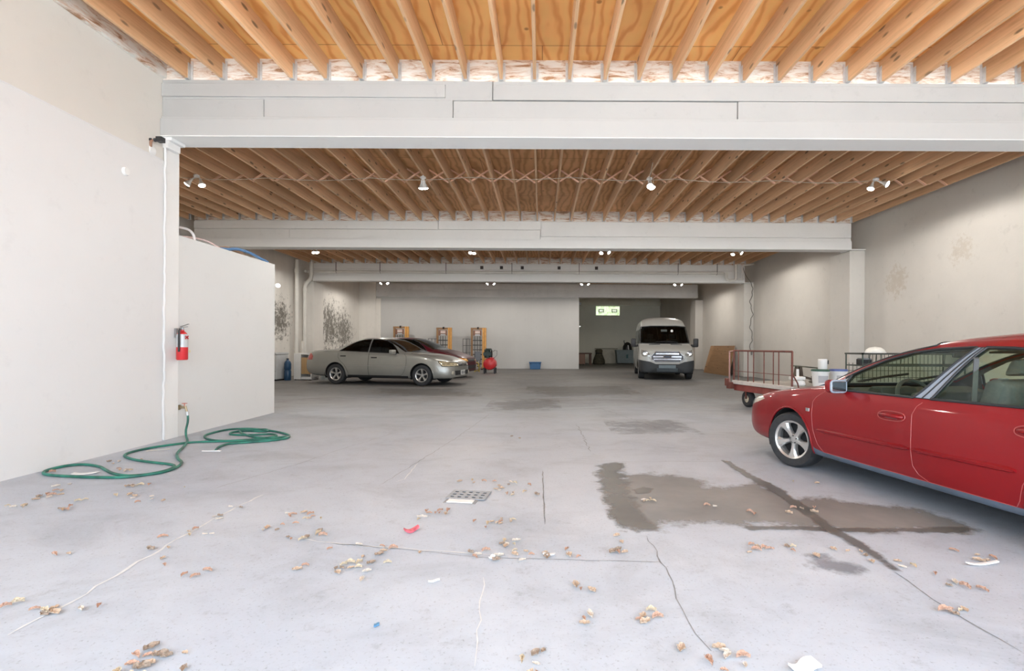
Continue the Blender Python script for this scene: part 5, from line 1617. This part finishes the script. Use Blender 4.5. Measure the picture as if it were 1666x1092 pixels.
# goods on the cart deck
tb = thing('plunger_pump', 'white plastic pump with an upright stem on the cart deck', 'pump', (4.88, 9.42, .525))
MB().lathe([(0, 0), (.10, 0), (.12, .03), (.10, .09), (.05, .11), (.0, .11)], 20).build('bowl', M_WHITEP, tb, smooth=True)
MB().span((-.16, -.07, .11), (.10, .07, .17)).build('body', M_WHITEP, tb, bevel=.015)
MB().cyl((-.02, 0, .17), (-.02, 0, .31), .025, n=12).build('stem', M_WHITEP, tb)
bk_p = [(0, 0), (.125, 0), (.145, .26), (.152, .27), (.152, .30), (.146, .31)]
for nm, lb, x, y, mcol, lid in (('paint_bucket', 'white paint bucket with a dark green lid on the cart deck', 5.21, 9.28, M_WHITEP, (.03, .09, .06)), ('paint_bucket', 'white paint bucket with a blue rim behind the mirror of the red sedan', 5.62, 9.40, M_WHITE, (.10, .14, .35))):
    t = thing(nm, lb, 'bucket', (x, y, .525))
    MB().lathe(bk_p, 26, cap=False).lathe([(0, .002), (.12, .002)], 26, cap=False).build('pail', mcol, t, smooth=True, angle=40)
    MB().lathe([(0, .315), (.15, .315), (.158, .30), (.158, .28), (.15, .278)], 26, cap=False).build('lid', mat('lid ' + 'gb'['blue' in lb], lid, .5), t, smooth=True, angle=40)
    MB().tube([(.15 * math.cos(a), -.15 * math.sin(a) * .6, .27 - .12 * math.sin(a)) for a in [PI * k / 14 for k in range(15)]], .005, 5).build('bail', M_GALV, t)
    lbm = MB()
    n_ = 10
    vs = [(.1325 * math.cos(a) * (1 + .0), .1325 * math.sin(a), z) if z < .1 else (.1415 * math.cos(a), .1415 * math.sin(a), z) for z in (.07, .20) for a in [-2.3 + 1.4 * k / n_ for k in range(n_ + 1)]]
    lbm.add(vs, [(k, k + 1, n_ + 2 + k, n_ + 1 + k) for k in range(n_)]).build('paper_label', mat('grey paper label', (.42, .42, .44), .6), t)
tool = thing('saw_horse', 'small dark wooden saw horse with a sloping top board on the cart', 'saw horse', (5.14, 9.78, .525))
tool.scale = (.85, .85, .80)
MB().box((.12, 0, .42), (.72, .12, .03), (0, .09, 0)).build('top_board', mat('grey-green board', (.10, .095, .065), .7, 0, .2), tool)
DW = mat('dark weathered wood', (.11, .085, .065), .8, 0, .25)
MB().box((-.17, 0, .22), (.04, .10, .43), (0, .18, 0)).build('leg', DW, tool)
MB().box((-.02, .03, .21), (.06, .10, .42), (0, -.12, 0)).build('leg', DW, tool)
MB().box((.38, .0, .19), (.04, .10, .38), (0, -.1, 0)).build('leg', DW, tool)
MB().box((.10, .02, .16), (.50, .03, .05), (0, .3, 0)).build('brace', DW, tool)
rp = smooth_path([V((.18 + .10 * math.cos(k * 1.3) + .01 * k, -.09 + .02 * math.sin(k), .02 + .018 * k)) for k in range(14)])
tag(MB().tube([V((5.0, 9.55, .535)) + p for p in rp], .016, 6).build('rope_coil', mat('grey rope', (.24, .21, .17), .9), smooth=True), 'tangled grey rope heaped between the pump and the bucket', 'rope')
cn = thing('white_canister', 'white canister with a dark cap standing on the green-lidded bucket', 'canister', (5.47, 9.46, .84))
MB().lathe([(0, 0), (.075, 0), (.08, .01), (.08, .18), (.07, .19), (0, .19)], 20).build('can', M_WHITEP, cn, smooth=True, angle=40)
MB().box((.11, .02, .13), (.02, .03, .07)).build('trigger', M_BLACK, cn)
MB().tube([(.08, .0, .15), (.11, .01, .15)], .008, 6).build('spout', M_BLACK, cn)
cn.location = (5.28, 9.33, .842)

# wire basket rack behind the red sedan, seen above it and through its windows
rk = thing('wire_rack', 'dark wire basket rack behind the red sedan, carrying a white dome', 'rack', (6.62, 10.25, 0))
GW = mat('dark green rack wire', (.045, .065, .05), .5, .3)
RW, RDp, TOPZ = 2.15, .6, 1.125
MB().span((0, 0, TOPZ - .02), (RW, .03, TOPZ + .012)).span((0, RDp - .03, TOPZ - .02), (RW, RDp, TOPZ + .012)).span((0, 0, TOPZ - .02), (.03, RDp, TOPZ + .012)).span((RW - .03, 0, TOPZ - .02), (RW, RDp, TOPZ + .012)).build('top_rim', mat('rack rim', (.08, .08, .07), .5, .3), rk)
MB().span((0, 0, .90), (RW, .02, .92)).build('middle_rim', mat('rack rim', (.08, .08, .07)), rk)
for x in (.02, RW - .02):
    for y in (.02, RDp - .02):
        MB().cyl((x, y, .0), (x, y, TOPZ), .014, n=8).build('leg', GW, rk)
g = MB()
for k in range(1, 25):
    x = RW * k / 25
    g.cyl((x, RDp - .015, .25), (x, RDp - .015, .92 if k < 6 else TOPZ), .006, n=5)
for z in (.3, .45, .6, .75):
    g.cyl((0, RDp - .015, z), (RW, RDp - .015, z), .006, n=5)
g.build('back_mesh', GW, rk)
g = MB()
for x in (.14, .28, .42, .8, 1.05, 1.7, 2.3):
    g.cyl((x, .015, .91), (x + .03 * math.sin(x * 9), .015, TOPZ), .007, n=5)
g.build('front_wires', GW, rk)
MB().span((.02, .02, .86), (RW - .02, RDp - .02, .885)).build('shelf', mat('dark rack shelf', (.10, .11, .10), .6), rk)
MB().span((.03, .02, TOPZ - .004), (RW - .03, RDp - .02, TOPZ + .004)).build('top_shelf', mat('dark rack shelf', (.10, .11, .10)), rk)
bs = thing('electric_box', 'small black box on the rack shelf near the left leg', 'box', (6.85, 10.55, .8865))
MB().span((-.12, -.08, 0), (.12, .08, .12)).build('case', M_BLACK, bs, bevel=.01)
MB().span((-.10, -.085, .13 - .02), (.10, .07, .14)).build('lid', mat('grey lid', (.3, .3, .3), .5), bs)
dm = thing('white_dome', 'white dome cover lying on top of the wire rack', 'dome', (7.05, 10.5, TOPZ + .0125))
MB().lathe([(.19, 0), (.185, .03), (.16, .075), (.10, .115), (.0, .13)], 28, cap=False).build('shell', mat('ivory dome', (.80, .78, .72), .4), dm, smooth=True)
MB().lathe([(.19, .0), (.20, .002), (.20, .012), (.188, .014)], 28, cap=False).build('rim', M_WHITEP, dm, smooth=True)

# ------------------------------------------------------------------ the floor: drain, joints, water marks, litter
dc = G(764, 807)
dr = thing('floor_drain', 'square metal drain grate with dark holes in the middle of the floor', 'drain', (dc.x, dc.y, 0), math.radians(-8))
MB().span((-.155, -.105, .001), (.155, .105, .006)).build('sump', mat('drain pit', (.02, .02, .02), .9), dr)
g = MB()
nx, ny = 5, 3
for i in range(nx + 1):
    x = -.15 + .30 * i / nx
    g.span((x - .014, -.10, .006), (x + .014, .10, .012))
for j in range(ny + 1):
    y = -.10 + .20 * j / ny
    g.span((-.164, y - .016, .006), (.164, y + .016, .0118))
g.build('grate', mat('worn grey grate', (.34, .35, .37), .5, .4, .15, 30), dr)
MB().box((-.02, -.165, .005), (.21, .075, .01)).build('white_tile', mat('white tile', (.80, .79, .76), .5), dr)
MB().box((-.02, -.16, .002), (.26, .11, .004)).build('mortar_bed', mat('grey mortar', (.30, .30, .30), .9), dr)


def film(name, poly, m, label, cat, z=.002, soft=.34, step=.06):
    """thin film: fine grid over the outline with attribute 'cover' fading at its rim"""
    pts = [G(u, v) for u, v in poly]
    P2 = [(p.x, p.y) for p in pts]
    x0, x1 = min(p[0] for p in P2) - .05, max(p[0] for p in P2) + .05
    y0, y1 = min(p[1] for p in P2) - .05, max(p[1] for p in P2) + .05
    nx_, ny_ = int((x1 - x0) / step) + 2, int((y1 - y0) / step) + 2
    A = np.array(P2); B = np.roll(A, -1, 0)
    vs, cov = [], []
    for j in range(ny_):
        for i in range(nx_):
            p = np.array((x0 + (x1 - x0) * i / (nx_ - 1), y0 + (y1 - y0) * j / (ny_ - 1)))
            ab = B - A
            t = np.clip(((p - A) * ab).sum(1) / np.maximum((ab * ab).sum(1), 1e-9), 0, 1)
            d = np.sqrt((((A + ab * t[:, None]) - p) ** 2).sum(1)).min()
            if not inside((p[0], p[1]), P2): d = -d
            vs.append((p[0], p[1], z)); cov.append(max(0., min(1., .5 + d / soft)))
    fs = [(j * nx_ + i, j * nx_ + i + 1, (j + 1) * nx_ + i + 1, (j + 1) * nx_ + i) for j in range(ny_ - 1) for i in range(nx_ - 1) if max(cov[j * nx_ + i], cov[j * nx_ + i + 1], cov[(j + 1) * nx_ + i], cov[(j + 1) * nx_ + i + 1]) > 0]
    me = bpy.data.meshes.new(name); me.from_pydata(vs, [], fs)
    at = me.attributes.new('cover', 'FLOAT', 'POINT'); at.data.foreach_set('value', cov)
    bm = bmesh.new(); bm.from_mesh(me)
    bmesh.ops.delete(bm, geom=[v for v in bm.verts if not v.link_faces], context='VERTS'); bm.to_mesh(me); bm.free()
    me.materials.append(m)
    return tag(link(name, me), label, cat, kind='stuff')


def wz(x, y):
    return 950 + x * .4298, 700 + y * .4298


M_WET = film_mat('damp concrete', (.26, .235, .205), .5, .62)
M_WETD = film_mat('wet concrete', (.15, .14, .125), .45, .65)
film('damp_patch', [wz(*p) for p in [(150, 185), (210, 166), (330, 170), (430, 195), (455, 216), (560, 216), (660, 205), (720, 235), (820, 262), (920, 262), (1080, 285), (1250, 300), (1380, 335), (1440, 358), (1455, 378), (1320, 388), (1180, 382), (980, 380), (900, 372), (850, 362), (600, 352), (450, 345), (330, 355), (270, 382), (190, 376), (120, 330), (90, 270), (75, 180), (75, 128), (130, 125)]], M_WET, 'brownish damp patch spreading over the slab beside the red sedan', 'damp patch', .0022)
film('wet_gutter', [wz(*p) for p in [(80, 125), (130, 124), (150, 180), (165, 230), (200, 290), (260, 350), (290, 372), (250, 384), (185, 376), (125, 332), (95, 272), (75, 160)]], M_WETD, 'dark wet left rim of the damp patch', 'damp patch', .0032, .26)
film('wet_joint', [wz(*p) for p in [(525, 115), (552, 120), (650, 178), (760, 228), (840, 285), (900, 335), (960, 372), (1050, 425), (1120, 470), (1200, 535), (1180, 535), (1090, 475), (1010, 428), (930, 388), (870, 345), (800, 295), (725, 240), (620, 180)]], M_WETD, 'long dark wet joint running diagonally through the damp patch', 'damp patch', .0042, .085, .025)
film('wet_line', [wz(*p) for p in [(620, 369), (760, 366), (900, 370), (1100, 376), (1250, 372), (1450, 370), (1460, 382), (1330, 392), (1180, 385), (960, 386), (800, 378), (630, 378)]], M_WETD, 'dark wet streak along the near edge of the damp patch', 'damp patch', .0040, .07, .025)
film('oil_spot', [wz(*p) for p in [(195, 228), (230, 217), (265, 225), (250, 240), (205, 240)]], M_WETD, 'small dark oil spot inside the damp patch', 'oil spot', .0045, .06, .02)
film('scuff_marks', [wz(*p) for p in [(840, 490), (920, 480), (1030, 515), (1050, 545), (960, 545), (880, 525)]], film_mat('tyre scuff', (.24, .24, .27), .7, .5), 'faint grey scuffs on the floor in front of the damp patch', 'scuffs', .002, .25)
M_STAIN = film_mat('old oil stain', (.14, .13, .12), .6, .28)
for k, (poly, lb) in enumerate((([(800, 655), (900, 650), (910, 662), (820, 668)], 'dull old stain on the floor in the middle distance'), ([(860, 630), (1000, 628), (1040, 640), (900, 646)], 'broad old stain on the floor before the van'), ([(620, 632), (740, 633), (780, 645), (640, 644)], 'dark stain on the floor in front of the silver sedan'), ([(990, 690), (1080, 684), (1130, 700), (1040, 706)], 'faint old stain on the floor left of the red sedan'))):
    film('oil_stain', poly, M_STAIN, lb, 'stain', .002, 1.6, .12)

# joints and cracks in the slab
M_CRACK = mat('joint dirt', (.25, .25, .25), .9, 0, .3, 20)
M_PALE = mat('pale joint filler', (.66, .66, .65), .9, 0, .1, 20)


def crack(pix, w, m, wob=.012, seg=.08):
    pts = [G(u, v) for u, v in pix]
    fine = []
    for a, b in zip(pts[:-1], pts[1:]):
        n_ = max(2, int((b - a).length / seg))
        for i in range(n_):
            p = a.lerp(b, i / n_)
            fine.append(p + V((random.uniform(-wob, wob), random.uniform(-wob, wob), 0)))
    fine.append(pts[-1])
    vs = []
    for i, p in enumerate(fine):
        t = (fine[min(i + 1, len(fine) - 1)] - fine[max(i - 1, 0)]); n_ = V((-t.y, t.x, 0)).normalized()
        ww = w * .62 * random.uniform(.45, 1.2) * (.3 if i in (0, len(fine) - 1) else 1)
        vs += [p + n_ * ww / 2 + V((0, 0, .0015)), p - n_ * ww / 2 + V((0, 0, .0015))]
    fs = [(2 * i, 2 * i + 1, 2 * i + 3, 2 * i + 2) for i in range(len(fine) - 1)]
    me = bpy.data.meshes.new('floor_joint'); me.from_pydata(vs, [], fs); me.materials.append(m)
    return tag(link('floor_joint', me), kind='structure')


crack([(884, 766), (886, 810), (888, 854)], .016, M_CRACK, .004)
crack([(993, 752), (1080, 751), (1178, 751)], .010, M_CRACK, .004)
crack([(540, 884), (640, 893), (800, 908), (1078, 915)], .010, M_CRACK, .006)
crack([(480, 876), (540, 884), (640, 892), (740, 898), (800, 903)], .020, M_PALE, .01)
crack([(1054, 872), (1078, 915), (1100, 960), (1120, 1010), (1160, 1060)], .012, M_CRACK, .012)
crack([(1455, 930), (1520, 975), (1600, 1025), (1666, 1062)], .014, M_CRACK, .008)
crack([(10, 1036), (110, 985), (210, 925), (290, 878), (360, 838), (430, 805)], .030, M_PALE, .012)
crack([(620, 790), (680, 752), (740, 715), (800, 672)], .010, M_CRACK, .01)
crack([(645, 784), (660, 780), (681, 754)], .018, M_PALE, .01)
crack([(938, 690), (950, 712), (962, 735)], .016, M_CRACK, .02)
crack([(350, 795), (470, 760), (560, 730), (640, 705)], .010, M_CRACK, .012)
crack([(1080, 700), (1000, 672), (930, 650), (860, 632)], .014, M_CRACK, .02)
crack([(790, 940), (782, 1010), (775, 1085)], .010, M_PALE, .01)

# dry leaves: single leaves, gathered in drifts
def leaf_mesh(k):
    rnd = random.Random(k)
    n_, m_ = 7, 3
    L_, W_ = 1.0, .42 + .25 * rnd.random()
    vs, fs = [], []
    lob = rnd.random() * .35
    for i in range(n_ + 1):
        t = i / n_
        w_ = W_ * math.sin(PI * min(1, t * .94 + .05)) ** .8 * (1 + lob * math.sin(t * 17)) / 2
        for j in range(-m_, m_ + 1):
            s_ = j / m_
            z = .10 + .20 * rnd.random() * abs(s_) + .22 * s_ * s_ + .18 * math.sin(t * PI) * (1 if k % 2 else -.3)
            vs.append((t - .5, s_ * w_, max(.02, z)))
    r_ = 2 * m_ + 1
    for i in range(n_):
        for j in range(2 * m_):
            fs.append((i * r_ + j, i * r_ + j + 1, (i + 1) * r_ + j + 1, (i + 1) * r_ + j))
    me = bpy.data.meshes.new('dry_leaf'); me.from_pydata(vs, [], fs)
    return me


LM = []
for k in range(5):
    me = leaf_mesh(k)
    me.materials.append(mat('dry leaf ' + ['tan', 'russet', 'brown', 'straw', 'bleached'][k], [(.50, .37, .27), (.47, .29, .21), (.33, .25, .19), (.55, .45, .32), (.60, .52, .44)][k], .85, 0, .3, 8))
    LM.append(me)
DRIFT = [(75, 770, 4, .10, 'by the hose loop'), (110, 790, 2, .08, 'by the hose loop'), (92, 803, 5, .10, 'below the hose loop'), (70, 812, 3, .10, 'below the hose loop'), (15, 828, 9, .13, 'at the left wall foot'), (110, 829, 4, .10, 'below the hose loop'), (130, 816, 3, .1, 'below the hose loop'),
         (236, 788, 6, .10, 'below the hose loop'), (195, 812, 4, .12, 'below the hose loop'), (262, 810, 5, .22, 'below the hose loop'), (210, 765, 5, .14, 'inside the hose loop'), (190, 752, 3, .10, 'inside the hose loop'), (238, 746, 1, .05, 'inside the hose loop'),
         (296, 877, 8, .16, 'on the pale joint'), (356, 841, 3, .07, 'on the pale joint'), (385, 826, 2, .1, 'on the pale joint'), (475, 840, 5, .10, 'left of centre'), (508, 843, 4, .08, 'left of centre'), (447, 862, 4, .13, 'left of centre'), (490, 878, 6, .14, 'left of centre'),
         (578, 925, 13, .15, 'in the big drift left of centre'), (600, 893, 5, .15, 'left of centre'), (630, 898, 5, .13, 'left of centre'), (100, 905, 2, .07, 'at far left'), (325, 937, 3, .06, 'at left'), (270, 920, 3, .1, 'at left'), (480, 925, 3, .10, 'left of centre'), (552, 920, 3, .06, 'left of centre'),
         (22, 984, 3, .05, 'at bottom left'), (76, 997, 6, .07, 'at bottom left'), (148, 990, 2, .05, 'at bottom left'), (250, 1086, 14, .12, 'at the bottom edge'), (780, 785, 6, .12, 'above the drain'), (815, 800, 7, .16, 'right of the drain'), (835, 805, 4, .10, 'right of the drain'), (855, 790, 3, .12, 'right of the drain'),
         (712, 836, 9, .10, 'below the drain'), (690, 843, 2, .05, 'below the drain'), (800, 853, 5, .09, 'below the drain'), (820, 850, 5, .08, 'below the drain'), (825, 887, 5, .07, 'below centre'), (835, 903, 6, .10, 'below centre'), (785, 902, 4, .09, 'below centre'), (850, 905, 2, .1, 'below centre'),
         (900, 903, 3, .10, 'below centre'), (945, 905, 2, .08, 'below centre'), (1000, 900, 4, .07, 'below the damp patch'), (990, 880, 2, .08, 'below the damp patch'), (947, 960, 3, .06, 'below centre'), (958, 1010, 4, .07, 'right of centre'), (1055, 1008, 5, .07, 'right of centre'), (885, 1066, 4, .06, 'at the bottom edge'), (860, 1090, 3, .06, 'at the bottom edge'),
         (1175, 1072, 11, .13, 'at the bottom edge'), (1240, 893, 6, .12, 'below the damp patch'), (1296, 892, 4, .1, 'below the damp patch'), (1400, 900, 4, .12, 'by the wet joint'), (1472, 920, 3, .08, 'by the wet joint'), (1555, 950, 5, .10, 'at right'), (1585, 905, 4, .1, 'at right'), (1568, 998, 5, .06, 'at right'), (1228, 836, 2, .06, 'on the damp patch'), (1160, 822, 2, .05, 'on the damp patch'),
         (1310, 830, 4, .10, 'on the damp patch'), (1045, 815, 4, .08, 'on the damp patch'), (840, 712, 2, .1, 'beyond the drain'), (1330, 790, 2, .1, 'beside the red sedan')]
LAID = []
for (u, v, n_, sp_r, where) in DRIFT:
    c = G(u, v)
    for i in range(int(n_ * 1.15 + .5)):
        x, y = c.x + random.gauss(0, sp_r * .6), c.y + random.gauss(0, sp_r * .5)
        if x < XF + .05: x = XF + .06
        if any((x - a) ** 2 + (y - b) ** 2 < .027 ** 2 for a, b in LAID) or any((x - q.x) ** 2 + (y - q.y) ** 2 < .045 ** 2 for q in sp_):
            continue
        LAID.append((x, y))
        o = link('dry_leaf', LM[random.choice((0, 0, 1, 1, 2, 3, 4))], None, (x, y, .003))
        sz = random.uniform(.03, .06)
        o.scale = (sz, sz, sz * random.uniform(.5, .9))
        o.rotation_euler = (0, 0, random.uniform(0, 6.3))
        tag(o, 'small dry leaf on the floor %s' % where, 'leaf', 'dry leaves %s' % where)


def scrap(name, u, v, label, cat, m, dims, rz=0., curl=0.):
    c = G(u, v)
    mb = MB()
    n_ = 8
    vs = []
    for i in range(n_ + 1):
        t = i / n_ - .5
        z = .004 + curl * (2 * t) ** 2
        yy = dims[1] * .25 * math.sin(t * 5)
        for (dy, dz) in ((-.5, 0), (.5, 0), (.5, dims[2]), (-.5, dims[2])):
            vs.append((t * dims[0], yy + dy * dims[1] * (1 - .3 * abs(t)), z + dz))
    fs = [(i * 4 + q, i * 4 + (q + 1) % 4, i * 4 + 4 + (q + 1) % 4, i * 4 + 4 + q) for i in range(n_) for q in range(4)] + [(3, 2, 1, 0), tuple(n_ * 4 + q for q in range(4))]
    mb.add(vs, fs)
    o = mb.build(name, m, None, (c.x, c.y, 0), smooth=True, angle=40)
    o.rotation_euler = (0, 0, rz)
    return tag(o, label, cat)


scrap('torn_wrapper', 671, 866, 'crumpled red and white wrapper on the floor below the drain', 'wrapper', mat('red wrapper', (.62, .10, .13), .5, 0, .5, 30), (.10, .045, .012), .5, .02)
scrap('white_strip', 1600, 920, 'curved white strip on the floor at the right, before the red sedan', 'strip', M_WHITEP, (.20, .018, .008), .08, .012)
scrap('white_strip', 345, 735, 'short white stick on the floor at the loose end of the hose', 'strip', M_WHITEP, (.21, .025, .01), 0, 0)
scrap('paper_scrap', 1312, 1090, 'white paper scrap at the bottom edge of the photo', 'paper', M_WHITEP, (.12, .07, .01), .2, .01)
scrap('paper_scrap', 708, 947, 'thin white paper scrap left of centre on the floor', 'paper', M_WHITEP, (.06, .02, .004), .3, .004)
scrap('paper_scrap', 802, 910, 'little white scrap among the leaves on the centre joint', 'paper', M_WHITEP, (.04, .03, .008), .9, .008)
scrap('paper_scrap', 895, 904, 'pale scrap right of the leaves on the centre joint', 'paper', M_WHITEP, (.07, .025, .006), -.3, .006)
scrap('paper_scrap', 258, 733, 'pale flat scrap inside the hose loop', 'paper', mat('pale scrap', (.62, .60, .55), .7), (.22, .05, .004), .5, .0)
scrap('paper_scrap', 140, 772, 'white torn scrap by the hose beside the left wall', 'paper', M_WHITEP, (.20, .06, .006), .2, .01)
scrap('blue_chip', 615, 1019, 'tiny blue chip on the floor near the bottom edge', 'chip', mat('blue chip', (.08, .22, .38), .5), (.022, .02, .006), .2)
